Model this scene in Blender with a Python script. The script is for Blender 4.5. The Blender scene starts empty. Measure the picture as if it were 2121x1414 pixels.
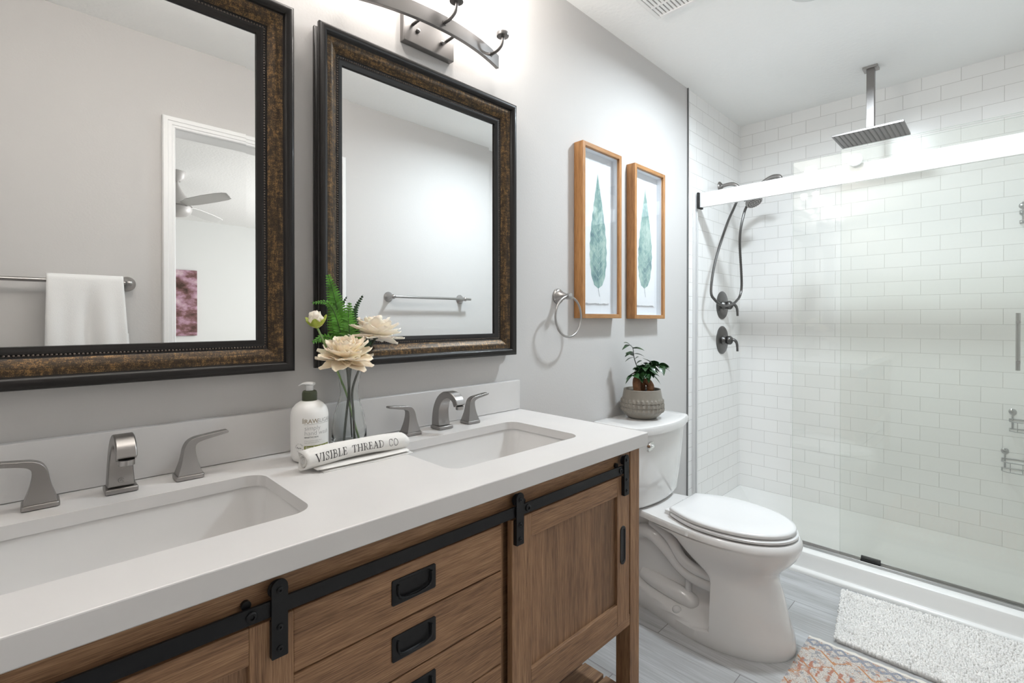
import bpy, bmesh, math, random
from math import sin, cos, pi, radians, sqrt, atan2
from mathutils import Vector, Matrix
random.seed(7)
scene = bpy.context.scene
COL = scene.collection

# ------------------------------------------------------------------ camera, world, lights, exposure
cam_data = bpy.data.cameras.new('camera')
cam = bpy.data.objects.new('camera', cam_data)
COL.objects.link(cam)
scene.camera = cam
YAW, PITCH = 0.7922, -0.0054
cam.location = (0.0, -1.2163, 1.1838)
cam.rotation_euler = (pi / 2 + PITCH, 0.0, YAW - pi / 2)
cam_data.sensor_width = 36.0
cam_data.lens = 1005.0 / 2121.0 * 36.0
cam_data.shift_y = -(707.0 - 665.9) / 2121.0
cam_data.clip_start = 0.01

world = bpy.data.worlds.new('world')
scene.world = world
world.use_nodes = True
world.node_tree.nodes['Background'].inputs[0].default_value = (0.9, 0.95, 1.0, 1)
world.node_tree.nodes['Background'].inputs[1].default_value = 0.3

scene.view_settings.view_transform = 'Standard'
scene.view_settings.look = 'None'
scene.view_settings.gamma = 1.0
scene.view_settings.exposure = 0.52
scene.cycles.max_bounces = 16
scene.cycles.diffuse_bounces = 8
scene.cycles.glossy_bounces = 6
scene.cycles.transparent_max_bounces = 24
scene.cycles.sample_clamp_indirect = 6.0


def lamp(name, kind, loc, energy, color, size=0.1, rot=(0, 0, 0), size_y=None, spread=None):
    d = bpy.data.lights.new(name, kind)
    d.energy = energy
    d.color = color
    if kind == 'AREA':
        d.shape = 'DISK' if size_y is None else 'RECTANGLE'
        d.size = size
        if size_y:
            d.size_y = size_y
        if spread:
            d.spread = spread
    else:
        d.shadow_soft_size = size
    o = bpy.data.objects.new(name, d)
    COL.objects.link(o)
    o.location = loc
    o.rotation_euler = rot
    return o


COOL = (0.83, 0.93, 1.0)
WARM = (1.0, 0.945, 0.89)
CAN1 = (2.10, -0.715)
lamp('recessed_lamp', 'AREA', (CAN1[0], CAN1[1], 2.425), 17.5, COOL, 0.16, spread=radians(168))
lamp('bedroom_window_lamp', 'AREA', (3.6, -3.6, 1.4), 65.0, (0.99, 0.995, 1.0), 1.6, (0, radians(90), 0), 1.8)
BULB_POWER = 4.7

# ------------------------------------------------------------------ node materials
MATS = {}


def nmat(name):
    m = bpy.data.materials.new(name)
    m.use_nodes = True
    nt = m.node_tree
    b = nt.nodes['Principled BSDF']
    MATS[name] = m
    return m, nt, b


def N(nt, typ, **kw):
    n = nt.nodes.new(typ)
    for k, v in kw.items():
        if k.startswith('i_'):
            key = k[2:]
            key = int(key) if key.isdigit() else key.replace('_', ' ')
            n.inputs[key].default_value = v
        else:
            setattr(n, k, v)
    return n


def L(nt, a, b):
    nt.links.new(a, b)


def coords(nt, scale=(1, 1, 1), loc=(0, 0, 0), rot=(0, 0, 0), kind='Object'):
    tc = N(nt, 'ShaderNodeTexCoord')
    mp = N(nt, 'ShaderNodeMapping')
    mp.inputs['Scale'].default_value = scale
    mp.inputs['Location'].default_value = loc
    mp.inputs['Rotation'].default_value = rot
    L(nt, tc.outputs[kind], mp.inputs['Vector'])
    return mp.outputs['Vector']


def ramp(nt, fac, stops, interp='LINEAR'):
    r = N(nt, 'ShaderNodeValToRGB')
    r.color_ramp.interpolation = interp
    e = r.color_ramp.elements
    while len(e) < len(stops):
        e.new(0.5)
    for el, (p, c) in zip(e, stops):
        el.position = p
        el.color = (*c, 1) if len(c) == 3 else c
    L(nt, fac, r.inputs['Fac'])
    return r.outputs['Color']


def bump(nt, height, strength, dist, bsdf):
    bn = N(nt, 'ShaderNodeBump')
    bn.inputs['Strength'].default_value = strength
    bn.inputs['Distance'].default_value = dist
    L(nt, height, bn.inputs['Height'])
    L(nt, bn.outputs['Normal'], bsdf.inputs['Normal'])
    return bn


def noise(nt, vec, scale, detail=3, rough=0.5):
    n = N(nt, 'ShaderNodeTexNoise')
    n.inputs['Scale'].default_value = scale
    n.inputs['Detail'].default_value = detail
    n.inputs['Roughness'].default_value = rough
    L(nt, vec, n.inputs['Vector'])
    return n.outputs['Fac']


def pm(name, col, rough=0.5, metal=0.0, coat=0.0, var=0.0, vscale=8.0, bmp=0.0, bscale=200.0, bdist=0.001, vs=(1, 1, 1), spec=None, trans=0.0, ior=1.45, sub=0.0):
    m, nt, b = nmat(name)
    b.inputs['Roughness'].default_value = rough
    b.inputs['Metallic'].default_value = metal
    b.inputs['Coat Weight'].default_value = coat
    b.inputs['Coat Roughness'].default_value = 0.05
    b.inputs['Transmission Weight'].default_value = trans
    b.inputs['IOR'].default_value = ior
    if sub:
        b.inputs['Subsurface Weight'].default_value = sub
        b.inputs['Subsurface Radius'].default_value = (0.01, 0.006, 0.004)
    if spec is not None:
        b.inputs['Specular IOR Level'].default_value = spec
    v = coords(nt, vs)
    if var:
        f = noise(nt, v, vscale, 4)
        lo = [c * (1 - var) for c in col]
        hi = [min(1, c * (1 + var)) for c in col]
        L(nt, ramp(nt, f, [(0.3, lo), (0.7, hi)]), b.inputs['Base Color'])
    else:
        b.inputs['Base Color'].default_value = (*col, 1)
    if bmp:
        bump(nt, noise(nt, v, bscale, 2), bmp, bdist, b)
    return m


WALL = pm('wall_paint', (0.575, 0.562, 0.552), 0.75, spec=0.25, bmp=0.25, bscale=140, bdist=0.0012)
CEILM = pm('ceiling_paint', (0.90, 0.90, 0.89), 0.9, bmp=0.5, bscale=55, bdist=0.003)
BEDWALL = pm('bedroom_paint', (0.74, 0.75, 0.74), 0.6, bmp=0.1, bscale=140)
TRIM = pm('white_trim_paint', (0.82, 0.82, 0.82), 0.3)
CARPET = pm('carpet_pile', (0.5, 0.48, 0.45), 0.95, var=0.2, vscale=90, bmp=0.5, bscale=300)
QUARTZ = pm('white_quartz', (0.66, 0.645, 0.635), 0.28, var=0.018, vscale=9)
PORC = pm('white_porcelain', (0.72, 0.71, 0.70), 0.07, coat=0.6)
BASIN = pm('sink_porcelain', (0.74, 0.73, 0.72), 0.12, coat=0.3)
PLASTIC = pm('white_plastic', (0.72, 0.72, 0.72), 0.22, coat=0.2)
ACRYL = pm('shower_pan_acrylic', (0.80, 0.80, 0.785), 0.25)
NICKEL = pm('brushed_nickel', (0.33, 0.315, 0.305), 0.33, 1.0, bmp=0.08, bscale=60, bdist=0.0004, vs=(1, 1, 14))
NICKEL_L = pm('satin_nickel', (0.42, 0.405, 0.395), 0.30, 1.0)
NICKEL_D = pm('dark_nickel', (0.15, 0.146, 0.142), 0.33, 1.0)
FIXM = pm('fixture_nickel', (0.24, 0.23, 0.225), 0.34, 1.0)
JAMBM = pm('satin_jamb_metal', (0.78, 0.78, 0.78), 0.38, 0.5)
TRACKM = pm('track_metal', (0.50, 0.50, 0.495), 0.3, 1.0)
CHROME = pm('chrome', (0.82, 0.82, 0.82), 0.10, 1.0)
RAILM = pm('satin_chrome_rail', (0.92, 0.92, 0.92), 0.45, 0.3)
BLACK = pm('black_iron', (0.012, 0.0125, 0.014), 0.42, 0.4, bmp=0.1, bscale=300)
BLACKR = pm('black_rubber', (0.010, 0.010, 0.010), 0.6)
BRONZE = pm('dark_bronze', (0.0105, 0.0088, 0.0080), 0.36, 0.0, coat=0.12, spec=0.35)
VENTSHADE = pm('painted_vent_shade', (0.01, 0.01, 0.01), 0.8)  # near-black colour painting the shade inside the vent
PAPER = pm('deckled_paper', (0.80, 0.825, 0.86), 0.9, bmp=0.2, bscale=300)
BACKING = pm('mat_backing', (0.74, 0.765, 0.80), 0.9)
TERRY = pm('white_terry', (0.80, 0.80, 0.795), 0.95, bmp=0.5, bscale=500, bdist=0.002)
LINEN = pm('cream_linen', (0.76, 0.745, 0.72), 0.9, bmp=0.4, bscale=700, bdist=0.0008)
INK = pm('black_ink', (0.03, 0.03, 0.032), 0.8)
CHENILLE = pm('white_chenille', (0.80, 0.785, 0.765), 0.95, var=0.06, vscale=30)
POTM = pm('taupe_ceramic', (0.225, 0.205, 0.175), 0.42, var=0.05, vscale=40)
SOIL = pm('potting_soil', (0.018, 0.015, 0.013), 0.95, var=0.5, vscale=200, bmp=1.0, bscale=220, bdist=0.004)
TRUNK = pm('ficus_bark', (0.22, 0.095, 0.042), 0.6, var=0.35, vscale=60, bmp=0.4, bscale=120, bdist=0.002)
LEAF = pm('ficus_leaf', (0.020, 0.060, 0.018), 0.35, coat=0.2, var=0.45, vscale=28)
STEMG = pm('green_stem', (0.22, 0.34, 0.13), 0.5)
STEMD = pm('dark_stem', (0.045, 0.055, 0.035), 0.5)
FERN = pm('fern_green', (0.095, 0.30, 0.030), 0.4, var=0.55, vscale=22)
FERND = pm('dark_fern_green', (0.022, 0.075, 0.022), 0.35, var=0.4, vscale=30)
PETAL = pm('cream_petal', (0.95, 0.83, 0.67), 0.7, var=0.10, vscale=30, sub=0.15)
PETALW = pm('ivory_petal', (0.95, 0.87, 0.76), 0.7, var=0.08, vscale=30, sub=0.15)
SEPAL = pm('lime_sepal', (0.36, 0.42, 0.06), 0.5, var=0.25, vscale=40)
BOTTLE = pm('bottle_plastic', (0.82, 0.81, 0.79), 0.3)
CAPG = pm('olive_cap', (0.050, 0.060, 0.032), 0.35)
BANDG = pm('label_green', (0.20, 0.22, 0.045), 0.5)
TAUPE = pm('label_taupe', (0.37, 0.32, 0.245), 0.6)
GREYT = pm('label_grey', (0.36, 0.355, 0.35), 0.6)
DARKT = pm('label_dark', (0.10, 0.10, 0.10), 0.6)
WHITET = pm('label_white', (0.85, 0.85, 0.80), 0.6)
FANM = pm('fan_metal', (0.50, 0.485, 0.475), 0.45, 0.2)
FANB = pm('fan_blade', (0.60, 0.60, 0.59), 0.5)
VENTM = pm('vent_plastic', (0.82, 0.81, 0.80), 0.4)
WIRE = pm('caddy_wire', (0.45, 0.45, 0.45), 0.3, 0.8)
FLANGE = pm('trim_edge_metal', (0.25, 0.25, 0.25), 0.35, 0.9)
MIRROR = pm('mirror_silver', (0.90, 0.91, 0.905), 0.0, 1.0)
RUGEDGE = pm('rug_hem', (0.72, 0.68, 0.62), 0.95, bmp=0.5, bscale=500)


def gold_mat():
    m, nt, b = nmat('rubbed_gold_bronze')
    b.inputs['Roughness'].default_value = 0.38
    b.inputs['Metallic'].default_value = 0.45
    tc = N(nt, 'ShaderNodeTexCoord')
    sp = N(nt, 'ShaderNodeSeparateXYZ')
    L(nt, tc.outputs['Object'], sp.inputs[0])
    v = coords(nt)
    n1 = noise(nt, v, 620, 3, 0.7)
    n2 = noise(nt, coords(nt, (22, 160, 160)), 1.0, 4, 0.65)
    n3 = noise(nt, coords(nt, (160, 160, 22)), 1.0, 4, 0.65)
    mx = N(nt, 'ShaderNodeMath', operation='MULTIPLY_ADD')
    L(nt, n1, mx.inputs[0])
    mx.inputs[1].default_value = 0.75
    mn = N(nt, 'ShaderNodeMath', operation='MULTIPLY_ADD')
    L(nt, n2, mn.inputs[0])
    mn.inputs[1].default_value = 0.5
    hf = N(nt, 'ShaderNodeMath', operation='MULTIPLY')
    L(nt, n3, hf.inputs[0])
    hf.inputs[1].default_value = 0.5
    L(nt, hf.outputs[0], mn.inputs[2])
    L(nt, mn.outputs[0], mx.inputs[2])
    L(nt, ramp(nt, mx.outputs[0], [(0.70, (0.016, 0.011, 0.007)), (0.90, (0.055, 0.034, 0.016)), (1.10, (0.23, 0.13, 0.048))]), b.inputs['Base Color'])
    return m


GOLD = gold_mat()


def wood(name, axis, dark, mid, light, rough=0.55, boards=None, seed=0.0):
    """Wood with the grain running along one axis; boards = (axis, width) tints glued-up strips."""
    m, nt, b = nmat(name)
    b.inputs['Roughness'].default_value = rough
    sc = [60, 60, 60]
    sc['xyz'.index(axis)] = 3.2
    v = coords(nt, sc, (seed, seed * 1.7, seed * 0.3))
    f1 = noise(nt, v, 1.0, 5, 0.6)
    sc2 = [620, 620, 620]
    sc2['xyz'.index(axis)] = 22.0
    f2 = noise(nt, coords(nt, sc2, (seed, 3, 1)), 1.0, 3, 0.6)
    a = N(nt, 'ShaderNodeMath', operation='MULTIPLY_ADD')
    L(nt, f2, a.inputs[0])
    a.inputs[1].default_value = 0.9
    hf = N(nt, 'ShaderNodeMath', operation='MULTIPLY')
    L(nt, f1, hf.inputs[0])
    hf.inputs[1].default_value = 0.6
    L(nt, hf.outputs[0], a.inputs[2])
    col = ramp(nt, a.outputs[0], [(0.50, dark), (0.76, mid), (1.02, light)])
    if boards:
        tc = N(nt, 'ShaderNodeTexCoord')
        sp = N(nt, 'ShaderNodeSeparateXYZ')
        L(nt, tc.outputs['Object'], sp.inputs[0])
        d = N(nt, 'ShaderNodeMath', operation='DIVIDE')
        L(nt, sp.outputs['XYZ'.index(boards[0].upper())], d.inputs[0])
        d.inputs[1].default_value = boards[1]
        fl = N(nt, 'ShaderNodeMath', operation='FLOOR')
        L(nt, d.outputs[0], fl.inputs[0])
        wn = N(nt, 'ShaderNodeTexWhiteNoise', noise_dimensions='1D')
        L(nt, fl.outputs[0], wn.inputs['W'])
        hs = N(nt, 'ShaderNodeHueSaturation')
        mr = N(nt, 'ShaderNodeMapRange')
        L(nt, wn.outputs['Value'], mr.inputs['Value'])
        mr.inputs['To Min'].default_value = 0.72
        mr.inputs['To Max'].default_value = 1.18
        L(nt, mr.outputs[0], hs.inputs['Value'])
        L(nt, col, hs.inputs['Color'])
        col = hs.outputs['Color']
    L(nt, col, b.inputs['Base Color'])
    bump(nt, f2, 0.35, 0.0008, b)
    return m


OK_D, OK_M, OK_L = (0.120, 0.058, 0.028), (0.265, 0.143, 0.071), (0.41, 0.245, 0.132)
WOODX = wood('oak_grain_along_width', 'x', OK_D, OK_M, OK_L)
WOODX2 = wood('oak_drawer_front', 'x', OK_D, (0.290, 0.157, 0.078), (0.44, 0.262, 0.142), seed=4.0)
WOODZ = wood('oak_grain_upright', 'z', OK_D, OK_M, OK_L, seed=9.0)
WOODZB = wood('oak_glued_panel', 'z', (0.108, 0.053, 0.027), (0.235, 0.128, 0.066), (0.36, 0.213, 0.117), boards=('x', 0.047), seed=2.0)
WOODY = wood('oak_grain_along_depth', 'y', OK_D, OK_M, OK_L)
PINE = wood('honey_wood_upright', 'z', (0.22, 0.095, 0.028), (0.40, 0.19, 0.065), (0.56, 0.30, 0.12), 0.45)
PINEX = wood('honey_wood_across', 'x', (0.20, 0.09, 0.03), (0.37, 0.18, 0.065), (0.52, 0.28, 0.115), 0.45)


def tile_mat(name, u_axis, u_off, v_off):
    m, nt, b = nmat(name)
    b.inputs['Roughness'].default_value = 0.2
    tc = N(nt, 'ShaderNodeTexCoord')
    sp = N(nt, 'ShaderNodeSeparateXYZ')
    L(nt, tc.outputs['Object'], sp.inputs[0])
    au = N(nt, 'ShaderNodeMath', operation='ADD')
    L(nt, sp.outputs[u_axis], au.inputs[0])
    au.inputs[1].default_value = u_off
    av = N(nt, 'ShaderNodeMath', operation='ADD')
    L(nt, sp.outputs['Z'], av.inputs[0])
    av.inputs[1].default_value = v_off
    cb = N(nt, 'ShaderNodeCombineXYZ')
    L(nt, au.outputs[0], cb.inputs[0])
    L(nt, av.outputs[0], cb.inputs[1])
    br = N(nt, 'ShaderNodeTexBrick')
    br.offset = 0.5
    br.inputs['Color1'].default_value = (0.885, 0.88, 0.87, 1)
    br.inputs['Color2'].default_value = (0.86, 0.855, 0.845, 1)
    br.inputs['Mortar'].default_value = (0.60, 0.585, 0.565, 1)
    br.inputs['Scale'].default_value = 1.0
    br.inputs['Mortar Size'].default_value = 0.0011
    br.inputs['Mortar Smooth'].default_value = 0.3
    br.inputs['Brick Width'].default_value = 0.152
    br.inputs['Row Height'].default_value = 0.076
    L(nt, cb.outputs[0], br.inputs['Vector'])
    L(nt, br.outputs['Color'], b.inputs['Base Color'])
    inv = N(nt, 'ShaderNodeMath', operation='SUBTRACT')
    inv.inputs[0].default_value = 1.0
    L(nt, br.outputs['Fac'], inv.inputs[1])
    bump(nt, inv.outputs[0], 0.6, 0.0012, b)
    return m


TILE_BACK = tile_mat('subway_tile_back', 'Y', 0.1502 + 1.52, -0.0175 + 0.0)
TILE_SIDE = tile_mat('subway_tile_side', 'X', -3.3029 + 0.038 + 3.04, -0.0175)


def floor_mat():
    m, nt, b = nmat('wood_look_floor_tile')
    b.inputs['Roughness'].default_value = 0.38
    tc = N(nt, 'ShaderNodeTexCoord')
    sp = N(nt, 'ShaderNodeSeparateXYZ')
    L(nt, tc.outputs['Object'], sp.inputs[0])
    au = N(nt, 'ShaderNodeMath', operation='ADD')
    L(nt, sp.outputs['Y'], au.inputs[0])
    au.inputs[1].default_value = 0.604 + 0.3 + 6.0
    av = N(nt, 'ShaderNodeMath', operation='ADD')
    L(nt, sp.outputs['X'], av.inputs[0])
    av.inputs[1].default_value = -1.372 + 3.0
    cb = N(nt, 'ShaderNodeCombineXYZ')
    L(nt, au.outputs[0], cb.inputs[0])
    L(nt, av.outputs[0], cb.inputs[1])
    br = N(nt, 'ShaderNodeTexBrick')
    br.offset = 0.5
    br.inputs['Scale'].default_value = 1.0
    br.inputs['Mortar Size'].default_value = 0.0014
    br.inputs['Mortar Smooth'].default_value = 0.1
    br.inputs['Brick Width'].default_value = 0.6
    br.inputs['Row Height'].default_value = 0.3
    br.inputs['Color1'].default_value = (0.0, 0, 0, 1)
    br.inputs['Color2'].default_value = (1.0, 1, 1, 1)
    br.inputs['Mortar'].default_value = (0.5, 0.5, 0.5, 1)
    L(nt, cb.outputs[0], br.inputs['Vector'])
    f1 = noise(nt, coords(nt, (9, 1.1, 1)), 1.0, 4, 0.6)
    f2 = noise(nt, coords(nt, (150, 5, 1)), 1.0, 4, 0.65)
    a = N(nt, 'ShaderNodeMath', operation='MULTIPLY_ADD')
    L(nt, f2, a.inputs[0])
    a.inputs[1].default_value = 0.6
    L(nt, f1, a.inputs[2])
    c = ramp(nt, a.outputs[0], [(0.55, (0.29, 0.275, 0.265)), (0.80, (0.385, 0.385, 0.385)), (1.05, (0.52, 0.525, 0.535))])
    hs = N(nt, 'ShaderNodeHueSaturation')
    mr = N(nt, 'ShaderNodeMapRange')
    L(nt, br.outputs['Color'], mr.inputs['Value'])
    mr.inputs['To Min'].default_value = 0.9
    mr.inputs['To Max'].default_value = 1.1
    L(nt, mr.outputs[0], hs.inputs['Value'])
    L(nt, c, hs.inputs['Color'])
    mx = N(nt, 'ShaderNodeMix', data_type='RGBA')
    L(nt, br.outputs['Fac'], mx.inputs['Factor'])
    L(nt, hs.outputs['Color'], mx.inputs[6])
    mx.inputs[7].default_value = (0.20, 0.19, 0.185, 1)
    L(nt, mx.outputs[2], b.inputs['Base Color'])
    inv = N(nt, 'ShaderNodeMath', operation='SUBTRACT')
    inv.inputs[0].default_value = 1.0
    L(nt, br.outputs['Fac'], inv.inputs[1])
    bump(nt, inv.outputs[0], 0.5, 0.0012, b)
    return m


FLOORM = floor_mat()


def pane_mat(name, tint, haze=0.0):
    """Thin clear pane: light passes straight through, the surface mirrors by angle."""
    m, nt, b = nmat(name)
    nt.nodes.remove(b)
    out = nt.nodes['Material Output']
    tr = N(nt, 'ShaderNodeBsdfTransparent')
    tr.inputs[0].default_value = (*tint, 1)
    gl = N(nt, 'ShaderNodeBsdfGlossy')
    gl.inputs['Roughness'].default_value = 0.015
    gl.inputs['Color'].default_value = (1, 1, 1, 1)
    fr = N(nt, 'ShaderNodeFresnel')
    geo = N(nt, 'ShaderNodeNewGeometry')
    ir = N(nt, 'ShaderNodeMapRange')
    L(nt, geo.outputs['Backfacing'], ir.inputs['Value'])
    ir.inputs['To Min'].default_value = 1.42
    ir.inputs['To Max'].default_value = 1.0 / 1.42
    L(nt, ir.outputs[0], fr.inputs['IOR'])
    mx = N(nt, 'ShaderNodeMixShader')
    L(nt, fr.outputs[0], mx.inputs[0])
    L(nt, tr.outputs[0], mx.inputs[1])
    L(nt, gl.outputs[0], mx.inputs[2])
    last = mx.outputs[0]
    if haze:
        df = N(nt, 'ShaderNodeBsdfDiffuse')
        df.inputs[0].default_value = (0.75, 0.76, 0.74, 1)
        m2 = N(nt, 'ShaderNodeMixShader')
        m2.inputs[0].default_value = haze
        L(nt, last, m2.inputs[1])
        L(nt, df.outputs[0], m2.inputs[2])
        last = m2.outputs[0]
    L(nt, last, out.inputs['Surface'])
    return m


DOORGLASS = pane_mat('shower_door_glass', (0.975, 0.98, 0.97), 0.025)
PICGLASS = pane_mat('picture_glazing', (0.99, 0.99, 0.99))
VASEGLASS = pm('vase_glass', (0.96, 0.975, 0.97), 0.0, trans=1.0, ior=1.48)
EDGEGLASS = pane_mat('glass_cut_edge', (0.87, 0.89, 0.87))


def shade_mat():
    m, nt, b = nmat('lit_glass_shade')
    nt.nodes.remove(b)
    out = nt.nodes['Material Output']
    tr = N(nt, 'ShaderNodeBsdfTransparent')
    em = N(nt, 'ShaderNodeEmission')
    em.inputs['Color'].default_value = (1.0, 0.97, 0.94, 1)
    em.inputs['Strength'].default_value = 1.6
    mx = N(nt, 'ShaderNodeMixShader')
    mx.inputs[0].default_value = 0.55
    L(nt, tr.outputs[0], mx.inputs[1])
    L(nt, em.outputs[0], mx.inputs[2])
    L(nt, mx.outputs[0], out.inputs['Surface'])
    return m


SHADE = shade_mat()


def emit_mat(name, col, strength):
    m, nt, b = nmat(name)
    b.inputs['Base Color'].default_value = (0.8, 0.8, 0.8, 1)
    b.inputs['Emission Color'].default_value = (*col, 1)
    b.inputs['Emission Strength'].default_value = strength
    return m


BULB = emit_mat('lit_bulb', (1.0, 0.95, 0.9), 14.0)
CANLENS = emit_mat('lit_downlight_lens', (0.95, 0.98, 1.0), 9.0)


def art_mat(name, c_dark, c_mid, c_light, off):
    m, nt, b = nmat(name)
    b.inputs['Roughness'].default_value = 0.9
    n1 = noise(nt, coords(nt, (13, 1, 8), (off, 0, off)), 1.0, 6, 0.65)
    n2 = noise(nt, coords(nt, (60, 1, 40), (off, 0, 0)), 1.0, 3, 0.6)
    a = N(nt, 'ShaderNodeMath', operation='MULTIPLY_ADD')
    L(nt, n2, a.inputs[0])
    a.inputs[1].default_value = 0.35
    L(nt, n1, a.inputs[2])
    L(nt, ramp(nt, a.outputs[0], [(0.54, c_dark), (0.66, c_mid), (0.80, c_light)]), b.inputs['Base Color'])
    return m


ART1 = art_mat('watercolour_teal_leaf', (0.065, 0.165, 0.195), (0.185, 0.335, 0.32), (0.38, 0.52, 0.47), 0.0)
ART2 = art_mat('watercolour_sage_leaf', (0.095, 0.215, 0.23), (0.225, 0.38, 0.35), (0.40, 0.53, 0.48), 5.3)
VEIN = pm('watercolour_vein', (0.10, 0.23, 0.24), 0.9)
VEINL = pm('watercolour_pale_vein', (0.55, 0.68, 0.63), 0.9)
STALK = pm('watercolour_stalk', (0.09, 0.12, 0.13), 0.9)


def canvas_mat():
    m, nt, b = nmat('mauve_feather_canvas')
    b.inputs['Roughness'].default_value = 0.8
    n1 = noise(nt, coords(nt, (2.2, 1, 3.4), (1.7, 0, 0.4), (0, 0.7, 0)), 2.0, 6, 0.65)
    L(nt, ramp(nt, n1, [(0.34, (0.06, 0.03, 0.02)), (0.46, (0.20, 0.10, 0.10)), (0.55, (0.42, 0.25, 0.32)), (0.68, (0.66, 0.52, 0.55))]), b.inputs['Base Color'])
    return m


CANVAS = canvas_mat()


def rug_mat():
    m, nt, b = nmat('faded_tribal_rug')
    b.inputs['Roughness'].default_value = 0.95
    b.inputs['Specular IOR Level'].default_value = 0.1
    tc = N(nt, 'ShaderNodeTexCoord')
    sp = N(nt, 'ShaderNodeSeparateXYZ')
    L(nt, tc.outputs['Object'], sp.inputs[0])
    X, Y = sp.outputs['X'], sp.outputs['Y']

    def M_(op, a, bb=None, c=None):
        n = N(nt, 'ShaderNodeMath', operation=op)
        for i, q in enumerate((a, bb, c)):
            if q is None:
                continue
            if isinstance(q, (int, float)):
                n.inputs[i].default_value = q
            else:
                L(nt, q, n.inputs[i])
        return n.outputs[0]

    def MIX(f, a, bb):
        n = N(nt, 'ShaderNodeMix', data_type='RGBA')
        L(nt, f, n.inputs['Factor'])
        for i, q in ((6, a), (7, bb)):
            if isinstance(q, tuple):
                n.inputs[i].default_value = (*q, 1)
            else:
                L(nt, q, n.inputs[i])
        return n.outputs[2]
    v = coords(nt)
    speck = noise(nt, v, 420, 2, 0.7)
    blot = noise(nt, v, 38, 4, 0.7)
    blot2 = noise(nt, coords(nt, (1, 1, 1), (3, 5, 0)), 44, 4, 0.7)
    base = ramp(nt, speck, [(0.33, (0.30, 0.25, 0.22)), (0.52, (0.57, 0.53, 0.49)), (0.66, (0.68, 0.65, 0.61))])
    fb = M_('MULTIPLY', M_('GREATER_THAN', blot, 0.57), M_('GREATER_THAN', speck, 0.47))
    c = MIX(fb, base, (0.24, 0.26, 0.30))
    fo = M_('MULTIPLY', M_('GREATER_THAN', blot2, 0.57), M_('GREATER_THAN', speck, 0.50))
    c = MIX(fo, c, (0.47, 0.26, 0.17))
    # border of small blue medallions near the +x and +y edges, orange hexagon lattice inside
    wob = M_('MULTIPLY', M_('SUBTRACT', blot2, 0.5), 0.035)
    yy = M_('ADD', Y, wob)
    xx = M_('ADD', X, wob)
    zz = M_('PINGPONG', M_('ADD', yy, 5.0), 0.055)
    d1 = M_('ABSOLUTE', M_('SUBTRACT', M_('PINGPONG', M_('ADD', xx, 5.0), 0.075), M_('ADD', zz, 0.008)))
    line = M_('MULTIPLY', M_('LESS_THAN', d1, 0.0042), M_('GREATER_THAN', speck, 0.40))
    bx = M_('LESS_THAN', X, 0.385)
    c = MIX(M_('MULTIPLY', line, bx), c, (0.48, 0.23, 0.11))
    st = M_('LESS_THAN', M_('PINGPONG', M_('ADD', yy, 3.0), 0.014), 0.005)
    band = M_('LESS_THAN', M_('ABSOLUTE', M_('SUBTRACT', M_('PINGPONG', M_('ADD', xx, 5.06), 0.075), 0.055)), 0.017)
    c = MIX(M_('MULTIPLY', M_('MULTIPLY', st, band), M_('MULTIPLY', bx, M_('GREATER_THAN', speck, 0.42))), c, (0.42, 0.18, 0.12))
    # blue medallion border
    rr = M_('ADD', M_('ABSOLUTE', M_('SUBTRACT', X, 0.418)), M_('ABSOLUTE', M_('SUBTRACT', M_('PINGPONG', M_('ADD', Y, 4.0), 0.04), 0.02)))
    ring = M_('MULTIPLY', M_('LESS_THAN', M_('ABSOLUTE', M_('SUBTRACT', rr, 0.019)), 0.007), M_('GREATER_THAN', speck, 0.48))
    c = MIX(ring, c, (0.19, 0.23, 0.31))
    L(nt, c, b.inputs['Base Color'])
    bump(nt, speck, 0.5, 0.002, b)
    return m


RUGM = rug_mat()


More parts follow.
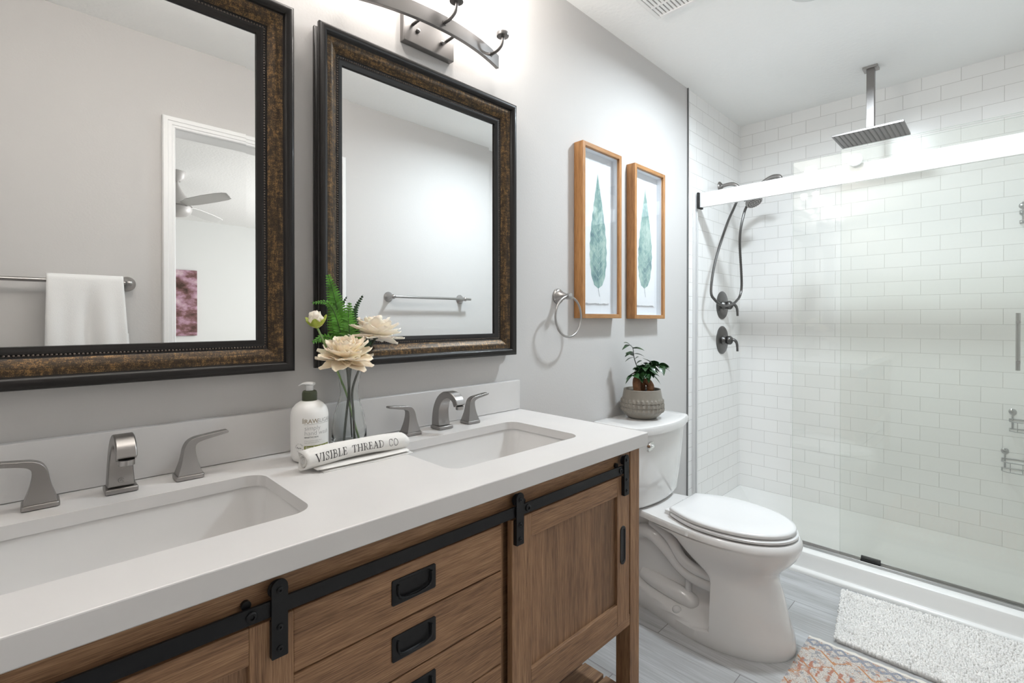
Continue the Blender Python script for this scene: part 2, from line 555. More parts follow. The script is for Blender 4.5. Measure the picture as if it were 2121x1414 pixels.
# ------------------------------------------------------------------ mesh helpers
class M:
    """Collects shapes in world coordinates and links them as ONE mesh object."""

    def __init__(s):
        s.v, s.f, s.mi = [], [], []
        s.cur = 0

    def add(s, verts, faces):
        n = len(s.v)
        s.v += [tuple(p) for p in verts]
        s.f += [tuple(i + n for i in fc) for fc in faces]
        s.mi += [s.cur] * len(faces)
        return s

    def box(s, x0, x1, y0, y1, z0, z1):
        vs = [(x, y, z) for z in (z0, z1) for y in (y0, y1) for x in (x0, x1)]
        return s.add(vs, [(0, 2, 3, 1), (4, 5, 7, 6), (0, 1, 5, 4), (2, 6, 7, 3), (0, 4, 6, 2), (1, 3, 7, 5)])

    def prism(s, poly, axis, a, b):
        """poly: 2D points; axis 'x': (y,z), 'y': (x,z), 'z': (x,y); extruded from a to b."""
        def P(p, t):
            return {'x': (t, p[0], p[1]), 'y': (p[0], t, p[1]), 'z': (p[0], p[1], t)}[axis]
        n = len(poly)
        vs = [P(p, a) for p in poly] + [P(p, b) for p in poly]
        fs = [tuple(range(n))[::-1], tuple(range(n, 2 * n))]
        fs += [(i, (i + 1) % n, n + (i + 1) % n, n + i) for i in range(n)]
        return s.add(vs, fs)

    def loft(s, rings, cap0=True, cap1=True, closed=True):
        n = len(rings[0])
        vs = [p for r in rings for p in r]
        fs = []
        for k in range(len(rings) - 1):
            for i in range(n if closed else n - 1):
                j = (i + 1) % n
                fs.append((k * n + i, k * n + j, (k + 1) * n + j, (k + 1) * n + i))
        if cap0:
            fs.append(tuple(range(n))[::-1])
        if cap1:
            fs.append(tuple(range((len(rings) - 1) * n, len(rings) * n)))
        return s.add(vs, fs)

    def lathe(s, prof, c, axis='z', seg=32, cap=True, sx=1.0, sy=1.0, sign=1):
        """prof: (radius, height along axis) pairs from c."""
        rings = []
        for r, h in prof:
            ring = []
            for i in range(seg):
                a = 2 * pi * i / seg
                p, q = r * cos(a) * sx, r * sin(a) * sy
                if axis == 'z':
                    ring.append((c[0] + p, c[1] + q, c[2] + h * sign))
                elif axis == 'y':
                    ring.append((c[0] + p, c[1] + h * sign, c[2] + q))
                else:
                    ring.append((c[0] + h * sign, c[1] + p, c[2] + q))
            rings.append(ring)
        return s.loft(rings, cap, cap)

    def tube(s, path, rad, seg=12, cap=True, flat=(1, 1)):
        P = [Vector(p) for p in path]
        n = len(P)
        R = rad if isinstance(rad, (list, tuple)) else [rad] * n
        T = []
        for i in range(n):
            t = (P[min(i + 1, n - 1)] - P[max(i - 1, 0)])
            T.append(t.normalized())
        up = Vector((0, 0, 1))
        if abs(T[0].dot(up)) > 0.95:
            up = Vector((1, 0, 0))
        u = (up - T[0] * up.dot(T[0])).normalized()
        rings = []
        for i in range(n):
            u = (u - T[i] * u.dot(T[i])).normalized()
            w = T[i].cross(u)
            rings.append([P[i] + (u * cos(2 * pi * k / seg) * flat[0] + w * sin(2 * pi * k / seg) * flat[1]) * R[i] for k in range(seg)])
        return s.loft(rings, cap, cap)

    def sphere(s, c, r, seg=16, rings=10, sc=(1, 1, 1)):
        rr = []
        for i in range(1, rings):
            a = pi * i / rings
            rr.append([(c[0] + r * sc[0] * sin(a) * cos(2 * pi * k / seg), c[1] + r * sc[1] * sin(a) * sin(2 * pi * k / seg), c[2] - r * sc[2] * cos(a)) for k in range(seg)])
        n0 = len(s.v)
        s.loft(rr, False, False)
        n = len(s.v)
        s.v += [(c[0], c[1], c[2] - r * sc[2]), (c[0], c[1], c[2] + r * sc[2])]
        last = n0 + (rings - 2) * seg
        for k in range(seg):
            s.f.append((n, n0 + (k + 1) % seg, n0 + k))
            s.f.append((n + 1, last + k, last + (k + 1) % seg))
            s.mi += [s.cur, s.cur]
        return s

    def build(s, name, mats, parent=None, loc=None, smooth=40, bev=0.0, seg=2, label=None, subsurf=0):
        mats = mats if isinstance(mats, (list, tuple)) else [mats]
        base = Vector((0, 0, 0))
        if parent is not None:
            p = parent
            while p is not None:
                base += Vector(p.location)
                p = p.parent
        elif loc is not None:
            base = Vector(loc)
        me = bpy.data.meshes.new(name)
        me.from_pydata([tuple(Vector(p) - base) for p in s.v], [], s.f)
        for m in mats:
            me.materials.append(m)
        if len(mats) > 1:
            me.polygons.foreach_set('material_index', s.mi)
        bm = bmesh.new()
        bm.from_mesh(me)
        bmesh.ops.recalc_face_normals(bm, faces=bm.faces)
        bm.to_mesh(me)
        bm.free()
        if smooth:
            me.polygons.foreach_set('use_smooth', [True] * len(me.polygons))
            me.set_sharp_from_angle(angle=radians(smooth))
        o = bpy.data.objects.new(name, me)
        COL.objects.link(o)
        if parent is not None:
            o.parent = parent
        else:
            o.location = base
        if bev:
            md = o.modifiers.new('bevel', 'BEVEL')
            md.width = bev
            md.segments = seg
            md.limit_method = 'ANGLE'
            md.angle_limit = radians(35)
            md.harden_normals = False
        if subsurf:
            md = o.modifiers.new('subsurf', 'SUBSURF')
            md.levels = md.render_levels = subsurf
        if label:
            o['label'] = label
        return o


def tag(o, label, cat, group=None, kind=None):
    o['label'] = label
    o['category'] = cat
    if group:
        o['group'] = group
    if kind:
        o['kind'] = kind
    return o


def thing(name, label, cat, loc, group=None):
    o = bpy.data.objects.new(name, None)
    o.empty_display_size = 0.05
    COL.objects.link(o)
    o.location = loc
    return tag(o, label, cat, group)


def struct(o, label=None, cat=None):
    o['kind'] = 'structure'
    if label:
        o['label'] = label
        o['category'] = cat or o.name
    return o


def dup(root, loc, label):
    r = root.copy()
    COL.objects.link(r)
    r.location = loc
    r['label'] = label
    for ch in root.children:
        c = ch.copy()
        COL.objects.link(c)
        c.parent = r
        for g in ch.children:
            d = g.copy()
            COL.objects.link(d)
            d.parent = c
    return r


def smoothstep(a, b, x):
    t = max(0.0, min(1.0, (x - a) / (b - a)))
    return t * t * (3 - 2 * t)


def rrect(cx, cy, hx, hy, r, n=8):
    pts = []
    for sx, sy, a0 in ((1, 1, 0), (-1, 1, pi / 2), (-1, -1, pi), (1, -1, 1.5 * pi)):
        for k in range(n + 1):
            a = a0 + pi / 2 * k / n
            pts.append((cx + sx * (hx - r) + r * cos(a), cy + sy * (hy - r) + r * sin(a)))
    return pts


def spline(pts, n=6):
    """Catmull-Rom through the points."""
    P = [Vector(p) for p in pts]
    P = [P[0] * 2 - P[1]] + P + [P[-1] * 2 - P[-2]]
    out = []
    for i in range(1, len(P) - 2):
        for k in range(n):
            t = k / n
            a, b, c, d = P[i - 1], P[i], P[i + 1], P[i + 2]
            out.append(0.5 * ((2 * b) + (c - a) * t + (2 * a - 5 * b + 4 * c - d) * t * t + (3 * b - a - 3 * c + d) * t ** 3))
    out.append(P[-2])
    return out


# ------------------------------------------------------------------ the room shell
H = 2.44
XL, XT, XS, YO = -0.48, 2.545, 3.303, -1.46
DX0, DX1, DZ = 0.463, 1.175, 2.05
struct(M().box(XL - 0.1, XT, 0, 0.1, 0, H).build('wall_back', WALL, smooth=0), 'pale grey painted wall behind the vanity and toilet', 'wall')
struct(M().box(XT, XS + 0.1, 0, 0.1, 0, H).build('wall_shower_side', TILE_SIDE, smooth=0), 'white subway tile shower wall carrying the two valves', 'wall')
struct(M().box(XS, XS + 0.1, YO - 0.1, 0, 0, H).build('wall_right', TILE_BACK, smooth=0), 'white subway tile wall at the back of the shower', 'wall')
struct(M().box(XT + 0.03, XS + 0.1, YO - 0.1, YO, 0, H).build('wall_shower_front', TILE_SIDE, smooth=0), 'white tiled end wall of the shower behind the glass doors', 'wall')
wf = M()
wf.box(XL - 0.1, DX0 - 0.012, YO - 0.12, YO, 0, H)
wf.box(DX1 + 0.012, XT + 0.03, YO - 0.12, YO, 0, H)
wf.box(DX0 - 0.012, DX1 + 0.012, YO - 0.12, YO, DZ + 0.012, H)
struct(wf.build('wall_front', WALL, smooth=0), 'grey painted wall seen in the mirrors, with the doorway', 'wall')
struct(M().box(XL - 0.1, XL, YO, 0, 0, H).build('wall_left', WALL, smooth=0), 'grey painted end wall left of the vanity', 'wall')
struct(M().box(XL - 0.1, XS + 0.1, YO - 0.12, 0.1, -0.06, 0).build('floor', FLOORM, smooth=0), 'grey wood look tile floor', 'floor')
struct(M().box(XL - 0.1, XS + 0.1, YO - 0.12, 0.1, H, H + 0.06).build('ceiling', CEILM, smooth=0), 'white textured bathroom ceiling', 'ceiling')
struct(M().box(1.215, XT, -0.014, 0, 0, 0.09).build('baseboard_back', TRIM, bev=0.003), 'white baseboard behind the toilet', 'baseboard')
bf = M().box(DX1 + 0.075, XT, YO, YO + 0.014, 0, 0.09)
struct(bf.build('baseboard_front', TRIM, bev=0.003), 'white baseboard on the doorway wall', 'baseboard')
struct(M().box(XT - 0.006, XT + 0.003, -0.007, 0, 0.09, H).build('trim_1', FLANGE), 'grey metal edge strip where paint meets tile', 'trim')
# doorway casing (moulded profile) and jamb
cas = M()
PROF = [(0.0, 0.0), (0.0, 0.010), (0.004, 0.014), (0.012, 0.014), (0.014, 0.018), (0.028, 0.018), (0.030, 0.022), (0.046, 0.022), (0.050, 0.016), (0.050, 0.0)]
rings = []
for (s_, h_) in PROF:
    x0, x1, z1 = DX0 - s_, DX1 + s_, DZ + s_
    y = YO + h_
    rings.append([(x0, y, 0), (x0, y, z1), (x1, y, z1), (x1, y, 0)])
cas.loft(rings, False, False, closed=False)
cas.box(DX0 - 0.012, DX0, YO - 0.12, YO + 0.002, 0, DZ)
cas.box(DX1, DX1 + 0.012, YO - 0.12, YO + 0.002, 0, DZ)
cas.box(DX0 - 0.012, DX1 + 0.012, YO - 0.12, YO + 0.002, DZ, DZ + 0.012)
struct(cas.build('trim_2', TRIM, smooth=20), 'white moulded door casing seen in the left mirror', 'trim')
# bedroom beyond the doorway
BY = -6.08
struct(M().box(-2.6, 4.2, BY - 0.1, BY, 0, H).build('wall_bedroom_far', BEDWALL, smooth=0), 'pale far wall of the room beyond the doorway', 'wall')
struct(M().box(-2.7, -2.6, BY, YO - 0.12, 0, H).build('wall_bedroom_left', BEDWALL, smooth=0), 'pale side wall of the room beyond the doorway', 'wall')
struct(M().box(4.2, 4.3, BY, YO - 0.12, 0, H).build('wall_bedroom_right', BEDWALL, smooth=0), 'pale wall of the far room on the daylight side', 'wall')
struct(M().box(-2.7, XL - 0.1, YO - 0.12, YO, 0, H).box(XS + 0.1, 4.3, YO - 0.12, YO, 0, H).build('wall_bedroom_near', BEDWALL, smooth=0), 'pale near wall of the room beyond the doorway', 'wall')
struct(M().box(-2.7, 4.3, BY - 0.1, YO - 0.12, -0.06, 0).build('floor_bedroom', CARPET, smooth=0), 'carpeted floor of the room beyond the doorway', 'floor')
struct(M().box(-2.7, 4.3, BY - 0.1, YO - 0.12, H, H + 0.06).build('ceiling_bedroom', CEILM, smooth=0), 'textured ceiling of the room beyond the doorway', 'ceiling')

# ------------------------------------------------------------------ countertop, backsplash, sinks
ZC, YF = 0.8675, -0.519
CX0, CX1 = -0.268, 1.2206
TH = 0.036
S1, S2 = 0.115, 0.840
SHX, SHY, SCY, SR = 0.218, 0.133, -0.278, 0.035


def ring_cell(m, hole, c, x0, x1, y0, y1, z, zb):
    n = len(hole)
    outer = []
    for (hx, hy) in hole:
        dx, dy = hx - c[0], hy - c[1]
        t = min([((x1 if dx > 0 else x0) - c[0]) / dx if abs(dx) > 1e-9 else 1e9, ((y1 if dy > 0 else y0) - c[1]) / dy if abs(dy) > 1e-9 else 1e9])
        outer.append([c[0] + dx * t, c[1] + dy * t])
    for cx_, cy_ in ((x0, y0), (x0, y1), (x1, y0), (x1, y1)):
        k = min(range(n), key=lambda i: (outer[i][0] - cx_) ** 2 + (outer[i][1] - cy_) ** 2)
        outer[k] = [cx_, cy_]
    top = [(p[0], p[1], z) for p in outer] + [(p[0], p[1], z) for p in hole] + [(p[0], p[1], zb) for p in hole]
    fs = []
    for i in range(n):
        j = (i + 1) % n
        fs.append((i, j, n + j, n + i))
        fs.append((n + i, n + j, 2 * n + j, 2 * n + i))
    m.add(top, fs)


ct = M()
yb = -0.001
xm = (S1 + S2) / 2
for sx, a, b in ((S1, CX0, xm), (S2, xm, CX1)):
    hole = rrect(sx, SCY, SHX, SHY, SR, 8)
    ring_cell(ct, hole, (sx, SCY), a, b, YF + 0.002, yb, ZC, ZC - 0.022)
fe = [(YF + 0.002, ZC), (YF + 0.0006, ZC - 0.0006), (YF, ZC - 0.002), (YF, ZC - TH + 0.001), (YF + 0.001, ZC - TH)]
ct.loft([[(CX0, y, z) for y, z in fe], [(CX1, y, z) for y, z in fe]], False, False, closed=False)
ct.add([(CX1, yb, ZC), (CX1, YF + 0.002, ZC), (CX1, YF, ZC - 0.002), (CX1, YF, ZC - TH), (CX1, yb, ZC - TH)], [(0, 1, 2, 3, 4)])
ct.add([(CX0, yb, ZC), (CX0, YF + 0.002, ZC), (CX0, YF, ZC - 0.002), (CX0, YF, ZC - TH), (CX0, yb, ZC - TH)], [(4, 3, 2, 1, 0)])
ct.add([(CX0, YF, ZC - TH), (CX1, YF, ZC - TH), (CX1, YF + 0.05, ZC - TH), (CX0, YF + 0.05, ZC - TH)], [(0, 1, 2, 3)])
ct.add([(CX0, yb, ZC - TH), (CX1, yb, ZC - TH), (CX1, yb, ZC), (CX0, yb, ZC)], [(0, 1, 2, 3)])
countertop = tag(ct.build('countertop', QUARTZ, loc=(xm, -0.26, ZC - TH), smooth=20), 'long white quartz countertop with two undermount sinks', 'countertop')
tag(M().box(CX0, CX1 - 0.001, -0.0205, -0.001, ZC + 0.0008, ZC + 0.1018).build('backsplash', QUARTZ, loc=(xm, -0.01, ZC), bev=0.0015), 'white quartz backsplash strip standing along the back of the countertop', 'backsplash')


def make_sink(sx, label):
    t = thing('sink', label, 'sink', (sx, SCY, ZC - 0.16), 'undermount sinks')
    m = M()
    zt = ZC - 0.0225
    prof = [(0.030, 0.0), (0.004, 0.0), (0.003, -0.006), (-0.004, -0.06), (-0.013, -0.105), (-0.035, -0.125), (-0.08, -0.131)]
    rings = []
    for inset, dz in prof:
        r = max(0.02, SR + inset)
        rings.append([(p[0], p[1], zt + dz) for p in rrect(sx, SCY, SHX + inset, SHY + inset, r, 8)])
    m.loft(rings, False, True)
    m.build('basin', BASIN, t, smooth=50)
    d = M().lathe([(0.031, 0.0), (0.031, 0.002), (0.024, 0.003), (0.022, 0.001), (0.0, 0.0005)], (sx, SCY + 0.02, zt - 0.131), seg=24)
    d.build('drain', NICKEL_L, t)
    return t


sink_a = make_sink(S1, 'white rectangular undermount sink nearest the camera, below the left mirror')
dup(sink_a, (S2, SCY, ZC - 0.16), 'white rectangular undermount sink at the toilet end of the countertop')


# ------------------------------------------------------------------ faucets (widespread: spout and two levers)
def make_faucet(fx, label):
    fy = -0.073
    t = thing('faucet', label, 'faucet', (fx, fy, ZC + 0.001), 'widespread faucets')
    z0 = ZC + 0.001
    m = M()
    m.box(fx - 0.0238, fx + 0.0238, fy - 0.0235, fy + 0.0235, z0, z0 + 0.009)
    path = [(fy + 0.005, z0 + 0.008), (fy + 0.007, z0 + 0.03), (fy + 0.004, z0 + 0.058), (fy - 0.008, z0 + 0.083), (fy - 0.028, z0 + 0.0985), (fy - 0.052, z0 + 0.1005), (fy - 0.072, z0 + 0.091), (fy - 0.082, z0 + 0.074)]
    path = [(0, a, b) for a, b in path]
    sp_ = spline(path, 5)
    rings = []
    n = len(sp_)
    for i, p in enumerate(sp_):
        tt = (sp_[min(i + 1, n - 1)] - sp_[max(i - 1, 0)]).normalized()
        nn = Vector((0, -tt.z, tt.y))
        f = i / (n - 1)
        hw = 0.0198 - 0.0052 * min(1, f * 1.6)
        th = 0.0185 - 0.0095 * min(1, f * 1.5)
        rings.append([(fx + a * hw, p.y + nn.y * b * th, p.z + nn.z * b * th) for (a, b) in ((-1, 1), (1, 1), (1, -1), (-1, -1))])
    m.loft(rings)
    sp = m.build('spout', NICKEL, t, bev=0.0020, smooth=35)
    M().lathe([(0.0115, 0), (0.0115, -0.009), (0.0095, -0.010), (0.0, -0.009)], (fx, fy - 0.083, z0 + 0.0735), seg=24).build('aerator', NICKEL_L, sp)
    mk = M()
    mk.tube([(fx + 0.0045 * cos(a), fy - 0.0146, z0 + 0.022 + 0.0045 * sin(a)) for a in [0.6 + 1.6 * pi * k / 16 for k in range(17)]], 0.0005, 6)
    mk.tube([(fx - 0.002, fy - 0.0146, z0 + 0.0205), (fx, fy - 0.0146, z0 + 0.0245), (fx + 0.002, fy - 0.0146, z0 + 0.0205)], 0.0005, 6)
    mk.tube([(fx + 0.004, fy - 0.0148, z0 + 0.0165), (fx + 0.011, fy - 0.0148, z0 + 0.0165)], 0.0004, 6)
    mk.build('stamp', NICKEL, sp)
    for sgn in (-1, 1):
        hx = fx + sgn * 0.106
        M_base = M().loft([[(x, y, z) for x, y in rrect(hx, fy, 0.0238 - q, 0.0225 - q, 0.005, 4)] for q, z in ((0, z0), (0, z0 + 0.0068), (0.0012, z0 + 0.008))])
        h = M_base
        # one flowing bar: flared foot, narrowing post, bending into the flat lever
        pth = [(hx, z0 + 0.008, 0.0208, 0.0195), (hx, z0 + 0.018, 0.0178, 0.0172), (hx, z0 + 0.032, 0.0138, 0.0142), (hx, z0 + 0.046, 0.0112, 0.0122), (hx + sgn * 0.0008, z0 + 0.057, 0.0098, 0.0112), (hx + sgn * 0.0045, z0 + 0.0665, 0.0080, 0.0106), (hx + sgn * 0.013, z0 + 0.0725, 0.0058, 0.0102), (hx + sgn * 0.026, z0 + 0.0755, 0.0044, 0.0100), (hx + sgn * 0.046, z0 + 0.0785, 0.0038, 0.0098), (hx + sgn * 0.066, z0 + 0.0812, 0.0030, 0.0092), (hx + sgn * 0.070, z0 + 0.0818, 0.0014, 0.0080)]
        fin = []
        sx_ = spline([(p[0], p[1], 0) for p in pth], 4)
        sw_ = spline([(p[2], p[3], 0) for p in pth], 4)
        pth = [(a_.x, a_.y, max(0.0012, b_.x), b_.y) for a_, b_ in zip(sx_, sw_)]
        rings = []
        for i, (x, z, hh, dd) in enumerate(pth):
            a, b = pth[max(i - 1, 0)], pth[min(i + 1, len(pth) - 1)]
            tx, tz = b[0] - a[0], b[1] - a[1]
            l_ = sqrt(tx * tx + tz * tz)
            nx, nz = -tz / l_, tx / l_
            rings.append([(x + nx * hh, fy - dd, z + nz * hh), (x + nx * hh, fy + dd, z + nz * hh), (x - nx * hh, fy + dd, z - nz * hh), (x - nx * hh, fy - dd, z - nz * hh)])
        lv = M().loft(rings)
        hb = lv.build('handle', NICKEL, t, bev=0.0016, smooth=50)
        h.build('handle_base', NICKEL, hb, bev=0.0010, smooth=30)
    return t


fa = make_faucet(0.1135, 'brushed nickel faucet with two levers behind the sink nearest the camera')
dup(fa, (0.842, -0.073, ZC + 0.001), 'brushed nickel faucet with two levers behind the sink by the toilet')

# ------------------------------------------------------------------ vanity cabinet
PX0, PX1 = -0.255, 1.208
PF, PB = -0.500, -0.02
zt = ZC - TH
vc = thing('vanity_cabinet', 'brown oak vanity with black sliding barn doors and three centre drawers', 'cabinet', ((PX0 + PX1) / 2, -0.26, 0))
for px in (PX0, PX1 - 0.046):
    for y0 in (PF, PB - 0.046):
        M().box(px, px + 0.046, y0, y0 + 0.046, 0, zt - 0.0006).build('leg', WOODZ, vc, bev=0.0015)
body = M()
IX0, IX1 = PX0 + 0.046, PX1 - 0.046
body.box(IX0, IX1, PF + 0.022, PF + 0.030, 0.345, zt - 0.001)
body.build('face_frame', WOODX, vc, bev=0.001)
tr = M().box(IX0, IX1, PF + 0.003, PF + 0.0215, 0.768, zt - 0.001)
tr.build('top_rail', WOODX, vc, bev=0.0012)
ap = M().box(IX0, IX1, PF + 0.001, PF + 0.045, 0.345, 0.3755)
ap.build('bottom_rail', WOODX, vc, bev=0.0015)
sd = M().box(PX1 - 0.030, PX1 - 0.012, PF + 0.047, PB - 0.047, 0.345, zt - 0.001)
sd.build('side_panel', WOODY, vc)
sd = M().box(PX0 + 0.012, PX0 + 0.030, PF + 0.047, PB - 0.047, 0.345, zt - 0.001)
sd.build('side_panel', WOODY, vc)
M().box(IX0, IX1, PB - 0.02, PB - 0.008, 0.345, 0.70).build('back_panel', WOODX, vc)
M().box(IX0, IX1, PF + 0.031, PB - 0.021, 0.345, 0.357).build('cabinet_floor', WOODX, vc)
for dx in (0.6825, 0.2585):
    M().box(dx, dx + 0.007, PF + 0.010, PF + 0.0215, 0.3755, 0.768).build('divider', WOODZ, vc)
# slatted lower shelf
sh = M()
for k in range(6):
    y0 = PF + 0.012 + k * 0.0745
    sh.box(PX0 + 0.005 if k not in (0, 5) else PX0 + 0.046, PX1 - 0.047, y0, y0 + 0.066, 0.150, 0.166)
sh.build('slatted_shelf', WOODX, vc, bev=0.0015)
# drawers
DRX0, DRX1 = 0.2665, 0.6815
dz0 = 0.7625
DP = 0.0955


def drawer(k):
    z1 = dz0 - k * DP
    z0 = z1 - DP + 0.003
    m = M().box(DRX0, DRX1, PF + 0.005, PF + 0.0215, z0, z1)
    d = m.build('drawer', WOODX2, vc, bev=0.0014)
    cx_, cz_ = 0.4715, z1 - 0.041
    y = PF + 0.005
    p = M()
    hw, hh = 0.0445, 0.0215
    # recessed campaign pull: plate with an oblong pocket, and a drop handle
    p.loft([[(x, y - 0.0001, z) for x, z in rrect(cx_, cz_, hw, hh, 0.003, 3)], [(x, y - 0.0022, z) for x, z in rrect(cx_, cz_, hw, hh, 0.003, 3)],
            [(x, y - 0.0026, z) for x, z in rrect(cx_, cz_, hw - 0.001, hh - 0.001, 0.003, 3)],
            [(x, y - 0.0026, z) for x, z in rrect(cx_, cz_ + 0.0015, hw - 0.011, hh - 0.0055, 0.006, 3)],
            [(x, y - 0.0004, z) for x, z in rrect(cx_, cz_ + 0.0015, hw - 0.0125, hh - 0.007, 0.006, 3)]], True, True)
    pl = p.build('drawer_pull', BLACK, d, smooth=30)
    h = M()
    pts = [(cx_ - 0.034, y - 0.004, cz_ + 0.013), (cx_ - 0.034, y - 0.0045, cz_ - 0.002), (cx_ - 0.029, y - 0.005, cz_ - 0.0095), (cx_ - 0.015, y - 0.0055, cz_ - 0.0135), (cx_, y - 0.0058, cz_ - 0.0145)]
    pts = spline(pts, 4)
    pts = pts + [Vector((2 * cx_ - p_.x, p_.y, p_.z)) for p_ in pts[:-1][::-1]]
    h.tube(pts, 0.0021, 8)
    return d, h


for k in range(4):
    d, h = drawer(k)
    d2 = M()
    d2.v, d2.f, d2.mi = h.v, h.f, h.mi
    # the bail belongs to the same pull, joined into the plate's mesh
    pl = d.children[0]
    bmx = bmesh.new()
    bmx.from_mesh(pl.data)
    tmp = bpy.data.meshes.new('bail')
    base = Vector(vc.location)
    tmp.from_pydata([tuple(Vector(p) - base) for p in h.v], [], h.f)
    bmx.from_mesh(tmp)
    bmx.to_mesh(pl.data)
    bmx.free()
    bpy.data.meshes.remove(tmp)
    pl.data.polygons.foreach_set('use_smooth', [True] * len(pl.data.polygons))
    pl.data.set_sharp_from_angle(angle=radians(35))

# barn rail
rl = M().box(-0.165, 1.130, -0.5125, -0.5080, 0.7750, 0.7970)
rail = rl.build('barn_rail', BLACK, vc, bev=0.0006, label='long black flat bar')
for bx_ in (0.206, 0.741, 1.094, -0.13):
    m = M()
    m.lathe([(0.0072, 0), (0.0072, 0.002), (0.0055, 0.0034), (0.0032, 0.0034), (0.0030, 0.0012), (0.0, 0.0012)], (bx_, -0.5126, 0.7860), 'y', 14, sign=-1)
    m.lathe([(0.006, 0), (0.006, 0.0108)], (bx_, -0.5079, 0.7860), 'y', 14)
    m.lathe([(0.0062, 0), (0.0062, 0.006)], (bx_ - 0.004, -0.5040, 0.7985), 'y', 14)
    m.build('rail_bolt', BLACK, rail)


def barn_door(x0, x1, hangers, pull_x):
    """Framed panel door hung from the rail by two black straps."""
    z0, z1 = 0.3772, 0.7685
    yf, ybk = -0.5075, -0.4925
    st = 0.058
    d = M().box(x0 + st, x1 - st, yf + 0.008, ybk, z0 + 0.056, z1 - 0.05).build('door', WOODZB, vc)
    for a, b in ((x0, x0 + st), (x1 - st, x1)):
        M().box(a, b, yf, ybk, z0, z1).build('stile', WOODZ, d, bev=0.0014)
    for a, b in ((z1 - 0.050, z1), (z0, z0 + 0.056)):
        M().box(x0 + st, x1 - st, yf + 0.0002, ybk, a, b).build('crosspiece', WOODX, d, bev=0.0012)
    for hx in hangers:
        h = M()
        pts = [(hx - 0.0108, 0.7185), (hx - 0.0098, 0.7175), (hx + 0.0098, 0.7175), (hx + 0.0108, 0.7185)]
        for k in range(11):
            a = pi * k / 10
            pts.append((hx + 0.0108 * cos(a), 0.8145 + 0.0108 * sin(a)))
        h.prism(pts, 'y', -0.5172, -0.5140)
        h.box(hx - 0.0105, hx + 0.0105, -0.5141, yf, 0.7178, 0.7685)
        h.lathe([(0.0125, 0), (0.0125, 0.0028), (0.010, 0.004), (0.010, 0.0055), (0.0125, 0.007), (0.0125, 0.009)], (hx, -0.5139, 0.8085), 'y', 20)
        for hz in (0.8105, 0.7595, 0.7300):
            h.lathe([(0.0044, 0), (0.0044, 0.0012), (0.0032, 0.0018), (0.0014, 0.0018), (0.0012, 0.0004), (0, 0.0004)], (hx, -0.5173, hz), 'y', 12, sign=-1)
        h.build('door_hanger', BLACK, d, smooth=30, label='black roller strap')
    if pull_x is not None:
        p = M()
        o1 = [(x, -0.5077, z) for x, z in rrect(pull_x, 0.584, 0.0125, 0.051, 0.0124, 6)]
        o2 = [(x, -0.5095, z) for x, z in rrect(pull_x, 0.584, 0.0120, 0.0505, 0.0119, 6)]
        i1 = [(x, -0.5095, z) for x, z in rrect(pull_x, 0.584, 0.0085, 0.045, 0.0084, 6)]
        i2 = [(x, -0.5078, z) for x, z in rrect(pull_x, 0.584, 0.0075, 0.043, 0.0074, 6)]
        p.loft([o1, o2, i1, i2])
        p.build('flush_pull', BLACK, d, smooth=30)
    return d


barn_door(0.700, 1.145, (0.714, 1.1165), 1.112)
barn_door(-0.182, 0.2625, (-0.145, 0.2405), -0.15)


# ------------------------------------------------------------------ wall mirrors
PROFILE = [((0.012, 0.0), 0), ((0.003, 0.002), 0), ((0.0, 0.006), 0), ((0.0, 0.015), 0), ((0.003, 0.0185), 0), ((0.007, 0.020), 0), ((0.008, 0.026), 0), ((0.003, 0.029), 0), ((0.000, 0.034), 0),
           ((0.000, 0.043), 0), ((0.002, 0.0475), 0), ((0.006, 0.050), 0), ((0.011, 0.0505), 0), ((0.016, 0.048), 0), ((0.0205, 0.042), 0), ((0.022, 0.0375), 0),
           ((0.0235, 0.0368), 1), ((0.028, 0.0368), 1), ((0.034, 0.0345), 1), ((0.041, 0.0300), 1), ((0.048, 0.0245), 1), ((0.0525, 0.0215), 1),
           ((0.0535, 0.0185), 0), ((0.0575, 0.0165), 0), ((0.0595, 0.0185), 0), ((0.0625, 0.0185), 0), ((0.066, 0.0160), 0), ((0.0725, 0.0130), 0), ((0.0735, 0.0085), 0)]


